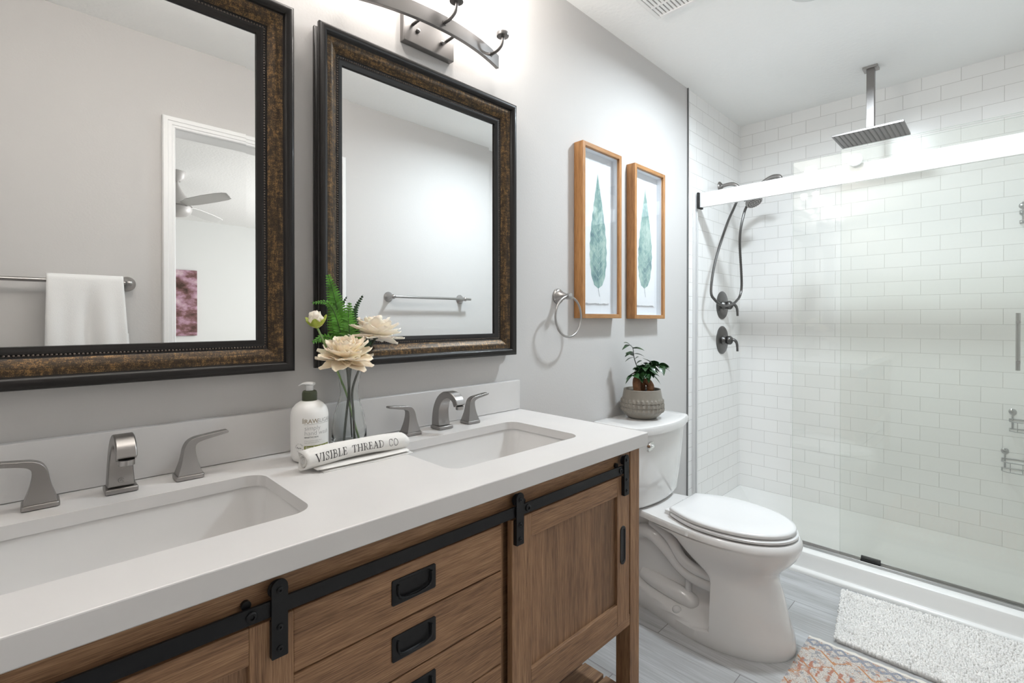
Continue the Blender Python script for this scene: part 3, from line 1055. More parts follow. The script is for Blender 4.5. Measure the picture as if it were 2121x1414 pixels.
def make_mirror(x0, x1, z0, z1, label):
    t = thing('wall_mirror', label, 'mirror', ((x0 + x1) / 2, 0.0, z0), 'bronze framed wall mirrors')
    m = M()
    loops = []
    for (s_, h_), mi in PROFILE:
        loops.append([(x0 + s_, -h_, z0 + s_), (x1 - s_, -h_, z0 + s_), (x1 - s_, -h_, z1 - s_), (x0 + s_, -h_, z1 - s_)])
    for k in range(len(loops) - 1):
        m.cur = PROFILE[k + 1][1] if PROFILE[k][1] == PROFILE[k + 1][1] else 0
        m.add(loops[k] + loops[k + 1], [(i, (i + 1) % 4, 4 + (i + 1) % 4, 4 + i) for i in range(4)])
    me_f = m.build('frame', [BRONZE, GOLD], t, smooth=0)
    bmx = bmesh.new()
    bmx.from_mesh(me_f.data)
    bmesh.ops.remove_doubles(bmx, verts=bmx.verts, dist=1e-5)
    bmesh.ops.recalc_face_normals(bmx, faces=bmx.faces)
    bmx.to_mesh(me_f.data)
    bmx.free()
    me_f.data.polygons.foreach_set('use_smooth', [True] * len(me_f.data.polygons))
    me_f.data.set_sharp_from_angle(angle=radians(38))
    b = M()
    s_, h_, r = 0.0575, 0.0172, 0.0024
    step = 0.0060
    for (ax, az, bx_, bz) in ((x0 + s_, z0 + s_, x1 - s_, z0 + s_), (x1 - s_, z0 + s_, x1 - s_, z1 - s_), (x1 - s_, z1 - s_, x0 + s_, z1 - s_), (x0 + s_, z1 - s_, x0 + s_, z0 + s_)):
        ln = sqrt((bx_ - ax) ** 2 + (bz - az) ** 2)
        n = int(ln / step)
        for i in range(n):
            f = (i + 0.5) / n
            b.sphere((ax + (bx_ - ax) * f, -h_, az + (bz - az) * f), r, 8, 6)
    b.build('bead_trim', pm_bead, t, smooth=180)
    g = M()
    gi = 0.0725
    bv = 0.021
    outer = [(x0 + gi, -0.0076, z0 + gi), (x1 - gi, -0.0076, z0 + gi), (x1 - gi, -0.0076, z1 - gi), (x0 + gi, -0.0076, z1 - gi)]
    inner = [(x0 + gi + bv, -0.0079, z0 + gi + bv), (x1 - gi - bv, -0.0079, z0 + gi + bv), (x1 - gi - bv, -0.0079, z1 - gi - bv), (x0 + gi + bv, -0.0079, z1 - gi - bv)]
    back = [(p[0], -0.0020, p[2]) for p in outer]
    g.add(back + outer + inner, [(4, 5, 9, 8), (5, 6, 10, 9), (6, 7, 11, 10), (7, 4, 8, 11), (8, 9, 10, 11), (0, 1, 5, 4), (1, 2, 6, 5), (2, 3, 7, 6), (3, 0, 4, 7), (3, 2, 1, 0)])
    g.build('mirror_glass', MIRROR, t, smooth=0)
    return t


pm_bead = pm('bead_bronze', (0.13, 0.105, 0.088), 0.3, 0.6)
mir = make_mirror(0.4975, 1.177, 1.062, 1.9115, 'dark bronze framed mirror over the sink by the toilet')
dup(mir, (0.0985, 0.0, 1.062), 'dark bronze framed mirror reflecting the doorway, nearest the camera')


# ------------------------------------------------------------------ vanity light fixtures
def make_vanity_light(cx_, label):
    t = thing('vanity_light', label, 'light fixture', (cx_, 0.0, 1.976), 'three lamp vanity lights')
    M().box(cx_ - 0.0885, cx_ + 0.0885, -0.022, 0, 1.976, 2.10).build('backplate', FIXM, t, bev=0.002)
    def by(x):
        return -0.088 + 0.046 * ((x - cx_) / 0.253) ** 2
    rings = []
    for k in range(25):
        x = cx_ - 0.253 + 0.506 * k / 24
        y = by(x)
        sl = 2 * 0.046 * (x - cx_) / 0.253 ** 2
        l_ = sqrt(1 + sl * sl)
        nx, ny = sl / l_ * 0.006, -1 / l_ * 0.006
        rings.append([(x + nx, y + ny, 2.007), (x - nx, y - ny, 2.007), (x - nx, y - ny, 2.049), (x + nx, y + ny, 2.049)])
    M().loft(rings).build('arched_bar', FIXM, t, bev=0.001, smooth=30)
    for dx in (-0.06, 0.06):
        st = M()
        st.tube([(cx_ + dx, -0.021, 2.028), (cx_ + dx, by(cx_ + dx) + 0.004, 2.028)], 0.0045, 10)
        st.lathe([(0.006, 0), (0.006, 0.006), (0.003, 0.008)], (cx_ + dx * 0.72, -0.022, 2.016), 'y', 12, sign=-1)
        st.build('standoff', FIXM, t)
    for dx in (-0.205, 0.0, 0.205):
        x = cx_ + dx
        y0 = by(x) - 0.005
        yl = y0 - 0.055
        a = M()
        a.tube(spline([(x, y0, 2.028), (x, y0 - 0.028, 2.028), (x, y0 - 0.048, 2.036), (x, yl, 2.052), (x, yl, 2.066)], 5), 0.0048, 10)
        a.lathe([(0.0075, 0.0), (0.0075, 0.004)], (x, y0 + 0.001, 2.028), 'y', 12, sign=-1)
        arm = a.build('arm', FIXM, t)
        M().lathe([(0.006, 0), (0.019, 0.002), (0.020, 0.005), (0.020, 0.012), (0.017, 0.014), (0.0, 0.014)], (x, yl, 2.060), 'z', 24).build('socket_cup', FIXM, arm)
        M().lathe([(0.012, 0), (0.012, 0.035), (0.009, 0.036)], (x, yl, 2.0741), 'z', 18).build('socket', PLASTIC, arm)
        M().sphere((x, yl, 2.138), 0.024, 16, 10, (1, 1, 1.25)).build('bulb', BULB, arm, smooth=180)
        s_ = M()
        s_.lathe([(0.0195, 0.0), (0.040, 0.004), (0.0425, 0.012), (0.0435, 0.14)], (x, yl, 2.0742), 'z', 32, cap=False)
        s_.build('lamp_shade', SHADE, arm, smooth=60)
    return t


va = make_vanity_light(0.838, 'brushed nickel three lamp bar light above the mirror by the toilet')
vb = dup(va, (0.098, 0.0, 1.976), 'brushed nickel three lamp bar light above the mirror nearest the camera')
for cx_ in (0.838, 0.098):
    for dx in (-0.205, 0.0, 0.205):
        yl = -0.088 + 0.046 * (dx / 0.253) ** 2 - 0.060
        lamp('vanity_bulb_lamp', 'POINT', (cx_ + dx, yl, 2.190), BULB_POWER, WARM, 0.022)


# ------------------------------------------------------------------ framed leaf prints
def make_picture(x0, x1, z0, z1, label, art, tipz, botz, stemz, hw, cxl, lean):
    t = thing('framed_print', label, 'picture', ((x0 + x1) / 2, 0.0, z0), 'framed leaf prints')
    D, w = 0.046, 0.0175
    for a, b in ((x0, x0 + w), (x1 - w, x1)):
        M().box(a, b, -D, -0.002, z0, z1).build('frame_side', PINE, t, bev=0.0012)
    for a, b in ((z0, z0 + w), (z1 - w, z1)):
        M().box(x0 + w, x1 - w, -D + 0.0003, -0.002, a, b).build('frame_end', PINEX, t, bev=0.001)
    M().box(x0 + w, x1 - w, -0.010, -0.004, z0 + w, z1 - w).build('backing', BACKING, t)
    M().box(x0 + w, x1 - w, -0.036, -0.034, z0 + w, z1 - w).build('glazing', PICGLASS, t, smooth=0)
    for bx in ((x0 + w, x0 + w + 0.002, z0 + w, z1 - w), (x1 - w - 0.002, x1 - w, z0 + w, z1 - w), (x0 + w + 0.002, x1 - w - 0.002, z0 + w, z0 + w + 0.002), (x0 + w + 0.002, x1 - w - 0.002, z1 - w - 0.002, z1 - w)):
        M().box(bx[0], bx[1], -0.0338, -0.0102, bx[2], bx[3]).build('spacer', BACKING, t, smooth=0)
    # paper with torn edges
    rnd = random.Random(int(x0 * 100))
    px0, px1, pz0, pz1 = x0 + w + 0.024, x1 - w - 0.030, z0 + w + 0.045, z1 - w - 0.035
    pts = []
    for (ax, az, bx_, bz, n) in ((px0, pz0, px1, pz0, 26), (px1, pz0, px1, pz1, 30), (px1, pz1, px0, pz1, 26), (px0, pz1, px0, pz0, 30)):
        for k in range(n):
            f_ = k / n
            j = 0.0032 if az == bz else 0.0012
            pts.append((ax + (bx_ - ax) * f_ + rnd.uniform(-j, j) * (az != bz), az + (bz - az) * f_ + rnd.uniform(-j, j) * (az == bz)))
    paper = M().prism(pts, 'y', -0.0150, -0.0138).build('paper', PAPER, t, smooth=0)
    # painted leaf
    yl = -0.01525
    n = 34
    Lf, Rt = [], []
    for k in range(n + 1):
        s_ = k / n
        prof = sin(pi * s_ ** 0.60) ** (0.75 if s_ < 0.31 else 1.05) if 0 < s_ < 1 else 0
        prof = max(0.0, prof)
        mid = cxl + lean * (1 - s_) ** 2 + 0.004 * sin(s_ * 3)
        z = botz + (tipz - botz) * s_
        a = hw * prof
        Lf.append((mid - a * (1 + 0.05 * sin(k * 2.1)), yl, z))
        Rt.append((mid + a * (1 + 0.05 * cos(k * 1.7)), yl, z))
    lm = M()
    lm.add(Lf + Rt, [(k, k + 1, n + 2 + k, n + 1 + k) for k in range(n)])
    leaf = lm.build('painted_leaf', art, paper, smooth=0)
    vn = M()
    vn.cur = 0
    mids = [((a[0] + b[0]) / 2, a[2]) for a, b in zip(Lf, Rt)]
    y2 = yl - 0.00015
    for k in range(n - 2):
        (xa, za), (xb, zb) = mids[k], mids[k + 1]
        vn.add([(xa - 0.0011, y2, za), (xa + 0.0011, y2, za), (xb + 0.0009, y2, zb), (xb - 0.0009, y2, zb)], [(0, 1, 2, 3)])
    vn.cur = 1
    for k in range(3, n - 8, 2):
        for sg in (-1, 1):
            xa, za = mids[k]
            wd = abs(Rt[k + 3][0] - Lf[k + 3][0]) / 2 * 0.82
            xb, zb = mids[k][0] + sg * wd, za + (tipz - botz) / n * 3.0
            vn.add([(xa, y2, za), (xa, y2, za + 0.0016), (xb, y2, zb + 0.0004), (xb, y2, zb)], [(0, 1, 2, 3)])
    vn.cur = 2
    xs, zs = mids[0]
    for k in range(6):
        f0, f1 = k / 6, (k + 1) / 6
        p = (xs + 0.006 * f0 + 0.004 * f0 * f0, zs + (stemz - zs) * f0)
        q = (xs + 0.006 * f1 + 0.004 * f1 * f1, zs + (stemz - zs) * f1)
        vn.add([(p[0] - 0.0012, y2, p[1]), (p[0] + 0.0012, y2, p[1]), (q[0] + 0.0011, y2, q[1]), (q[0] - 0.0011, y2, q[1])], [(0, 1, 2, 3)])
    vn.build('painted_veins', [VEIN, VEINL, STALK], paper, smooth=0)
    return t


make_picture(1.548, 1.826, 1.187, 1.892, 'honey wood framed teal leaf print beside the towel ring', ART1, 1.793, 1.312, 1.278, 0.060, 1.690, 0.006)
make_picture(1.934, 2.212, 1.185, 1.890, 'honey wood framed sage leaf print nearest the shower', ART2, 1.805, 1.328, 1.288, 0.062, 2.074, -0.004)

# ------------------------------------------------------------------ towel ring
tr_ = thing('towel_ring', 'satin nickel towel ring on the wall left of the framed prints', 'towel ring', (1.448, 0, 1.272))
M().lathe([(0.030, 0), (0.030, 0.004), (0.027, 0.007), (0.026, 0.011), (0.023, 0.013), (0.016, 0.026), (0.010, 0.042), (0.0085, 0.050)], (1.448, 0, 1.272), 'y', 32, sign=-1).build('wall_post', NICKEL_L, tr_)
M().lathe([(0.007, -0.012), (0.0115, -0.010), (0.0125, -0.004), (0.0125, 0.004), (0.0115, 0.010), (0.007, 0.012)], (1.448, -0.056, 1.270), 'y', 24).sphere((1.448, -0.057, 1.270), 0.012, 16, 10).build('knuckle', NICKEL_L, tr_)
rg = M()
RR = 0.077
pts = [(1.448 + RR * sin(a), -0.057 - 0.0 + 0.002, 1.270 - RR + RR * cos(a)) for a in [2 * pi * k / 64 for k in range(64)]]
rings = []
for k, p in enumerate(pts):
    a = 2 * pi * k / 64
    rings.append([(p[0] + 0.0042 * cos(b) * sin(a), p[1] + 0.0042 * sin(b), p[2] + 0.0042 * cos(b) * cos(a)) for b in [2 * pi * j / 10 for j in range(10)]])
rings.append(rings[0])
rg.loft(rings, False, False)
rg.build('ring', NICKEL_L, tr_, smooth=60)

# ------------------------------------------------------------------ hand soap bottle
BX, BYY, BR = 0.443, -0.117, 0.0398
zb0 = ZC + 0.0006
sb = thing('soap_bottle', 'white pump bottle of hand wash with an olive cap beside the glass vase', 'soap bottle', (BX, BYY, zb0))
M().lathe([(0.0, 0), (0.029, 0), (0.035, 0.003), (0.0390, 0.010), (BR, 0.018), (BR, 0.101), (0.0388, 0.109), (0.0355, 0.118), (0.029, 0.1255), (0.021, 0.131), (0.0152, 0.133), (0.0, 0.133)], (BX, BYY, zb0), 'z', 56, cap=False).build('bottle_body', BOTTLE, sb, smooth=60)
M().lathe([(0.0, 0.1325), (0.0158, 0.1325), (0.0160, 0.135), (0.0160, 0.149), (0.0146, 0.1535), (0.012, 0.155), (0.0, 0.155)], (BX, BYY, zb0), 'z', 32, cap=False).build('cap', CAPG, sb)
pu = M()
pu.lathe([(0.0082, 0.1551), (0.0082, 0.166), (0.0095, 0.1675), (0.0, 0.1675)], (BX, BYY, zb0), 'z', 24, cap=False)
dr = Vector((-0.712, 0.702, 0))
pa = [Vector((BX, BYY, zb0 + 0.1695)) - dr * 0.010, Vector((BX, BYY, zb0 + 0.1705)), Vector((BX, BYY, zb0 + 0.1700)) + dr * 0.013, Vector((BX, BYY, zb0 + 0.1675)) + dr * 0.020, Vector((BX, BYY, zb0 + 0.1658)) + dr * 0.0235]
pu.tube(spline(pa, 4), [0.0085, 0.0092, 0.0096, 0.0098, 0.0099, 0.0098, 0.009, 0.008, 0.0072, 0.0062, 0.0056, 0.005, 0.0045, 0.0042, 0.004, 0.0038, 0.0036], 14, flat=(0.42, 1.0))
pu.build('pump', PLASTIC, sb, smooth=60)


def text2d(s, size, extrude_w=0.0, spacing=1.0):
    cu = bpy.data.curves.new('lettering', 'FONT')
    cu.body = s
    cu.size = size
    cu.offset = extrude_w
    cu.space_character = spacing
    cu.resolution_u = 3
    ob = bpy.data.objects.new('lettering', cu)
    COL.objects.link(ob)
    dg = bpy.context.evaluated_depsgraph_get()
    me = bpy.data.meshes.new_from_object(ob.evaluated_get(dg))
    vs = [(v.co.x, v.co.y) for v in me.vertices]
    fs = [tuple(p.vertices) for p in me.polygons]
    bpy.data.objects.remove(ob)
    bpy.data.curves.remove(cu)
    bpy.data.meshes.remove(me)
    return vs, fs


lab = M()
TH0 = radians(-112 - 15.5)


def on_bottle(pts, z, u0=0.0):
    r = BR + 0.00025
    return [(BX + r * cos(TH0 + (u + u0) / r), BYY + r * sin(TH0 + (u + u0) / r), z + v) for u, v in pts]


def label_text(s, size, z, mi, u0=0.0, w=0.0, sp=1.0):
    vs, fs = text2d(s, size, w, sp)
    lab.cur = mi
    lab.add(on_bottle(vs, z, u0), fs)


def label_rect(u0, u1, z0, z1, mi, n=14):
    lab.cur = mi
    top = [(u0 + (u1 - u0) * k / n, z1) for k in range(n + 1)]
    bot = [(u0 + (u1 - u0) * k / n, z0) for k in range(n + 1)]
    lab.add(on_bottle(bot, 0) + on_bottle(top, 0), [(k, k + 1, n + 2 + k, n + 1 + k) for k in range(n)])


label_text('RAW', 0.0128, 0.9560, 0, 0.0, 0.00028)
label_text('SUGAR', 0.0128, 0.9560, 1, 0.0262, -0.0001, 0.95)
label_rect(-0.001, 0.062, 0.9536, 0.9540, 3)
for k, (du, dh) in enumerate(((-0.0042, 0.010), (-0.0028, 0.012), (-0.0014, 0.009))):
    label_rect(du, du + 0.0009, 0.9560, 0.9560 + dh, 0, 1)
label_text('simply', 0.0138, 0.9410, 1, 0.0, -0.00018, 0.98)
label_text('hand wash', 0.0138, 0.9300, 1, 0.0, -0.00018, 0.98)
label_text('SENSITIVE SKIN', 0.0043, 0.9240, 3, 0.0, 0.00006)
label_text('A hand wash for a clean that is', 0.0030, 0.9170, 1)
label_text('fresh and kind to soft skin', 0.0030, 0.9130, 1)
label_rect(-0.0006, 0.060, 0.8940, 0.9070, 2)
lab_white = M()
lab.cur = 4


def label_text_top(s, size, z, u0):
    vs, fs = text2d(s, size, 0.00008)
    r = BR + 0.0005
    lab.cur = 4
    lab.add([(BX + r * cos(TH0 + (u + u0) / r), BYY + r * sin(TH0 + (u + u0) / r), z + v) for u, v in vs], fs)


label_text_top('Green Tea + Cucumber', 0.0056, 0.9015, 0.002)
label_text_top('+ Aloe Vera', 0.0056, 0.8960, 0.002)
label_text('15 FL OZ', 0.0040, 0.8860, 3, 0.0)
vs, fs = text2d('Pure', 0.0058, 0.0001)
lab.cur = 3
lab.add(on_bottle([(u - 0.0175, v) for u, v in vs], 0.9010), fs)
RING = 'CRUELTY FREE . MADE WELL . '
for k, ch in enumerate(RING):
    if ch == ' ':
        continue
    vs, fs = text2d(ch, 0.0030)
    a = pi - 2 * pi * k / len(RING)
    cxr, czr = -0.0115 + 0.0078 * cos(a), 0.9030 + 0.0078 * sin(a)
    rot = a - pi / 2
    pts = [(cxr + (u - 0.001) * cos(rot) - v * sin(rot), czr + (u - 0.001) * sin(rot) + v * cos(rot)) for u, v in vs]
    lab.add(on_bottle(pts, 0.0), fs)
lab.build('label_print', [TAUPE, GREYT, BANDG, DARKT, WHITET], sb, smooth=0)

# ------------------------------------------------------------------ glass vase with flowers
VX, VY = 0.562, -0.0665
vz = ZC + 0.0006
outer = [(0.0385, 0.0), (0.0418, 0.004), (0.0424, 0.014), (0.0412, 0.045), (0.0370, 0.075), (0.0290, 0.103), (0.0236, 0.122), (0.0218, 0.137), (0.0240, 0.157), (0.0288, 0.180), (0.0345, 0.194), (0.0358, 0.197)]
inner = [(0.0338, 0.197), (0.0322, 0.193), (0.0262, 0.179), (0.0214, 0.157), (0.0192, 0.137), (0.0210, 0.122), (0.0263, 0.103), (0.0342, 0.075), (0.0384, 0.045), (0.0394, 0.014), (0.0370, 0.010), (0.0, 0.009)]
vase = M().lathe([(0.0, 0.0)] + outer + inner, (VX, VY, vz), 'z', 48, cap=False).build('vase', VASEGLASS, loc=(VX, VY, vz), smooth=60)
tag(vase, 'clear glass carafe vase holding cream flowers and fern', 'vase')


def petal(m, c, axis, length, width, elev, az, cup, curl, seed, tip=0.55, nick=0.0):
    """A cupped petal rooted at c; az = angle about the axis, elev = angle from the axis plane."""
    A = Vector(axis).normalized()
    e1 = A.orthogonal().normalized()
    e2 = A.cross(e1)
    rad = e1 * cos(az) + e2 * sin(az)
    side = A.cross(rad)
    rd = random.Random(seed)
    nu, nv = 7, 7
    vs = []
    for i in range(nu + 1):
        u = i / nu
        ang = elev + curl * u
        # arc-integrated position
        p = Vector(c)
        st = 10
        for k in range(st):
            uu = u * (k + 0.5) / st
            an = elev + curl * uu
            p += (rad * cos(an) + A * sin(an)) * (length * u / st)
        nrm = (A * cos(ang) - rad * sin(ang))
        w = width * (sin(pi * min(0.99, 0.14 + 0.74 * u ** (tip * 1.9))) ** 0.62)
        for j in range(nv + 1):
            v = j / nv * 2 - 1
            wob = length * 0.028 * sin(v * 6 + seed) * u * u
            end = -length * 0.20 * u * abs(v) ** 2.5 + length * nick * u * sin(v * 6 + seed)
            q = p + side * (v * w) + nrm * (cup * w * v * v + wob) + (rad * cos(ang) + A * sin(ang)) * end
            vs.append(q)
    fs = []
    for i in range(nu):
        for j in range(nv):
            a = i * (nv + 1) + j
            fs.append((a, a + 1, a + nv + 2, a + nv + 1))
    m.add(vs, fs)


def stem_path(top, foot):
    top, foot = Vector(top), Vector(foot)
    neck = Vector((VX + (top.x - VX) * 0.12, VY + (top.y - VY) * 0.12, vz + 0.137))
    mouth = Vector((VX + (top.x - VX) * 0.40, VY + (top.y - VY) * 0.40, vz + 0.190))
    return spline([foot, foot.lerp(neck, 0.55), neck, mouth, top], 6)


def peony(name, c, axis, R, label, seed, petals_mat, foot):
    t = thing(name, label, 'flower', c)
    m = M()
    rd = random.Random(seed)
    A = Vector(axis).normalized()
    C = Vector(c)
    layers = [(8, 1.00, 0.34, -0.22, 0.35, 0.25), (9, 0.98, 0.35, 0.12, 0.40, 0.30), (9, 0.88, 0.33, 0.42, 0.50, 0.45), (8, 0.76, 0.29, 0.72, 0.60, 0.6), (7, 0.66, 0.25, 0.95, 0.65, 0.7), (7, 0.56, 0.20, 1.15, 0.6, 0.8), (5, 0.44, 0.16, 1.30, 0.4, 0.8)]
    s = seed
    for li, (n, lf, wf_, el, cl, cu) in enumerate(layers):
        for k in range(n):
            s += 1
            az = 2 * pi * (k + 0.5 * (li % 2)) / n + rd.uniform(-0.15, 0.15)
            petal(m, C + A * (0.002 * li), axis, R * lf * rd.uniform(0.88, 1.08), R * wf_ * rd.uniform(0.85, 1.1), el + rd.uniform(-0.10, 0.10), az, cu, cl * rd.uniform(0.6, 1.1), s, nick=0.02)
    pb = m.build('petals', petals_mat, t, smooth=180)
    md = pb.modifiers.new('solid', 'SOLIDIFY')
    md.thickness = 0.0005
    st = M()
    P = stem_path(C - A * 0.004, foot)
    st.tube(P, 0.0030, 8)
    st.lathe([(0.0, -0.006), (0.006, -0.004), (0.010, 0.0), (0.0, 0.004)], C - A * 0.001, 'z', 12, cap=False)
    st.build('stem', STEMD, t, smooth=60)
    return t


peony('peony', (0.531, -0.112, 1.088), (-0.12, -0.28, 0.95), 0.074, 'open cream peony low over the front of the vase rim', 100, PETAL, (VX - 0.022, VY - 0.015, vz + 0.013))
peony('peony', (0.626, -0.082, 1.138), (0.16, 0.06, 0.98), 0.072, 'open ivory peony leaning towards the mirror, higher than its neighbour', 300, PETALW, (VX + 0.004, VY - 0.02, vz + 0.013))
# the bud
bud = thing('peony_bud', 'closed cream peony bud with green sepals left of the fern', 'flower', (0.4715, -0.092, 1.164))
bm_ = M()
Bc, Ba = Vector((0.4715, -0.092, 1.164)), Vector((-0.22, -0.1, 0.95)).normalized()
for li, (n, el, ln, wd) in enumerate(((5, 0.72, 0.041, 0.019), (5, 0.90, 0.042, 0.018), (4, 1.10, 0.041, 0.016))):
    for k in range(n):
        petal(bm_, Bc, Ba, ln, wd, el, 2 * pi * (k + 0.5 * li) / n, 0.55, 1.05, 500 + li * 10 + k)
o = bm_.build('petals', PETALW, bud, smooth=180)
o.modifiers.new('solid', 'SOLIDIFY').thickness = 0.0005
bm_ = M()
for k in range(6):
    petal(bm_, Bc - Ba * 0.002, Ba, 0.034 + 0.006 * (k % 2), 0.013, 0.30, 2 * pi * k / 6 + 0.3, 0.45, 1.0, 600 + k, tip=0.5)
o = bm_.build('sepals', SEPAL, bud, smooth=180)
o.modifiers.new('solid', 'SOLIDIFY').thickness = 0.0006
M().tube(stem_path(Bc - Ba * 0.002, (VX + 0.02, VY - 0.012, vz + 0.013)), 0.0026, 8).build('stem', STEMG, bud, smooth=60)


def fern(label, pts, half, mat, foot, seed, step=0.0066, taper=0.75, stem=STEMD):
    """A frond: curved rachis with toothed leaflets on both sides."""
    P = spline(pts, 10)
    t = thing('fern_frond', label, 'fern', tuple(P[0]), 'fern fronds in the vase')
    m = M()
    rd = random.Random(seed)
    ln = [0.0]
    for a, b in zip(P, P[1:]):
        ln.append(ln[-1] + (b - a).length)
    tot = ln[-1]
    view = Vector((0.37, 0.93, 0.0))
    d = 0.004
    k = 0
    while d < tot - 0.004:
        i = max(j for j in range(len(ln)) if ln[j] <= d)
        i = min(i, len(P) - 2)
        f = (d - ln[i]) / max(1e-6, ln[i + 1] - ln[i])
        p = P[i].lerp(P[i + 1], f)
        tg = (P[i + 1] - P[i]).normalized()
        side = tg.cross(view).normalized()
        s = d / tot
        L_ = half * (0.35 + 0.65 * min(1, s * 5)) * (1 - s) ** taper + 0.003
        for sg in (-1, 1):
            dirv = (side * sg * 0.86 + tg * 0.5 + view * rd.uniform(-0.35, 0.25)).normalized()
            nrm = dirv.cross(tg).normalized()
            w = 0.0066 * (0.45 + L_ / half * 0.55)
            prev = None
            vs = []
            fs = []
            nseg = 5
            for q in range(nseg + 1):
                u = q / nseg
                ww = w * (1 - u) ** 0.6 * (1.0 if q % 2 == 0 else 0.72) * (0.8 if q == 0 else 1) + 0.0002
                c = p + dirv * (L_ * u) + Vector((0, 0, -0.25 * L_ * u * u)) + nrm * 0.0
                vs += [c - tg * ww, c + nrm * 0.0009, c + tg * ww]
            for q in range(nseg):
                a = q * 3
                fs += [(a, a + 1, a + 4, a + 3), (a + 1, a + 2, a + 5, a + 4)]
            m.add(vs, fs)
        d += step
        k += 1
    o = m.build('leaflets', mat, t, smooth=180)
    r = M()
    path = [Vector(q) for q in stem_path(P[0], foot)] + P[1:]
    n = len(path)
    r.tube(path, [0.0018 * (1 - 0.7 * i / n) for i in range(n)], 6)
    r.build('rachis', stem, t, smooth=60)
    return t


F0 = (VX + 0.012, VY + 0.01, vz + 0.013)
fern('tallest bright green fern frond rising straight behind the bud', [(0.556, -0.062, 1.085), (0.545, -0.058, 1.16), (0.530, -0.056, 1.235), (0.5115, -0.057, 1.297)], 0.047, FERN, F0, 1)
fern('bright green fern frond arching left over the peony bud', [(0.550, -0.066, 1.085), (0.535, -0.066, 1.17), (0.508, -0.068, 1.222), (0.466, -0.070, 1.222)], 0.026, FERN, F0, 2, taper=1.1)
fern('dark narrow fern frond curving right against the mirror glass', [(0.580, -0.058, 1.09), (0.583, -0.055, 1.15), (0.584, -0.054, 1.205), (0.606, -0.054, 1.246)], 0.018, FERND, F0, 3, taper=0.9)
fern('short green fern frond drooping left below the bud', [(0.548, -0.060, 1.085), (0.525, -0.056, 1.130), (0.500, -0.055, 1.140), (0.474, -0.056, 1.128)], 0.024, FERN, F0, 4)
fern('bushy mid height fern frond between the bud and the ivory peony', [(0.562, -0.072, 1.085), (0.560, -0.074, 1.14), (0.558, -0.072, 1.19), (0.562, -0.070, 1.225)], 0.042, FERN, F0, 5)
fern('dark fern frond tucked under the ivory peony', [(0.575, -0.060, 1.085), (0.594, -0.058, 1.115), (0.62, -0.056, 1.125), (0.64, -0.055, 1.12)], 0.022, FERND, F0, 6)

# ------------------------------------------------------------------ rolled hand towel with printed lettering
tw = thing('rolled_hand_towel', 'rolled cream hand towel printed with black capitals on the countertop', 'towel', (0.508, -0.205, ZC + 0.0005))
RX0, RX1, RYc, RZ, RRad = 0.392, 0.634, -0.200, ZC + 0.0280, 0.0212
roll = M()
rings = []
for k in range(25):
    f = k / 24
    x = RX0 + (RX1 - RX0) * f
    r = RRad * (1.0 + 0.05 * sin(f * 9) - 0.05 * f)
    zc_ = RZ - 0.004 + 0.006 * sin(f * 3.1)
    rings.append([(x + (0.004 * cos(a * 2) if k in (0, 24) else 0), RYc + r * 1.06 * cos(a), zc_ + r * 0.93 * sin(a)) for a in [2 * pi * j / 36 for j in range(36)]])
roll.loft(rings, False, False)
# spiral layers visible at the near end and the far end
for xe, dx in ((RX0, 1), (RX1, -1)):
    path_out, path_in = [], []
    nn = 70
    vs, fs = [], []
    for k in range(nn + 1):
        a = 2 * pi * 2.6 * k / nn
        r = 0.003 + (RRad - 0.0035) * k / nn
        wob = 1 + 0.10 * sin(a * 1.7 + 1)
        y, z = RYc + r * 1.05 * wob * cos(a), RZ - 0.004 + r * 0.92 * wob * sin(a)
        xo = xe + dx * (0.001 + 0.004 * abs(sin(a * 0.9)))
        vs += [(xo - dx * 0.001, y, z), (xo + dx * 0.0155, y, z)]
    for k in range(nn):
        fs.append((2 * k, 2 * k + 1, 2 * k + 3, 2 * k + 2))
    roll.add(vs, fs)
rb = roll.build('roll', LINEN, tw, smooth=60)
rb.modifiers.new('solid', 'SOLIDIFY').thickness = 0.0022
# the folded tail lying flat under the roll
tail = M()
prof = [(RYc + 0.018, ZC + 0.0042), (RYc - 0.010, ZC + 0.0040), (RYc - 0.030, ZC + 0.0048), (RYc - 0.0355, ZC + 0.0062), (RYc - 0.030, ZC + 0.0078), (RYc - 0.018, ZC + 0.0086), (RYc + 0.004, ZC + 0.0090)]
prof2 = [(RYc + 0.020, ZC + 0.0017), (RYc - 0.016, ZC + 0.0017), (RYc - 0.038, ZC + 0.0018)]
for pr, x0, x1 in ((prof, RX0 + 0.022, RX1 - 0.002), (prof2, RX0 + 0.030, RX1 + 0.002)):
    rings = []
    for k in range(13):
        f = k / 12
        rings.append([(x0 + (x1 - x0) * f + 0.002 * sin(j), y + 0.0022 * sin(f * 7 + j * 0.3), z + 0.0006 * (1 + sin(f * 9 + j)) * (z > ZC + 0.005)) for j, (y, z) in enumerate(pr)])
    tail.loft(rings, False, False, closed=False)
tb = tail.build('folded_tail', LINEN, tw, smooth=80)
tb.modifiers.new('solid', 'SOLIDIFY').thickness = 0.0018
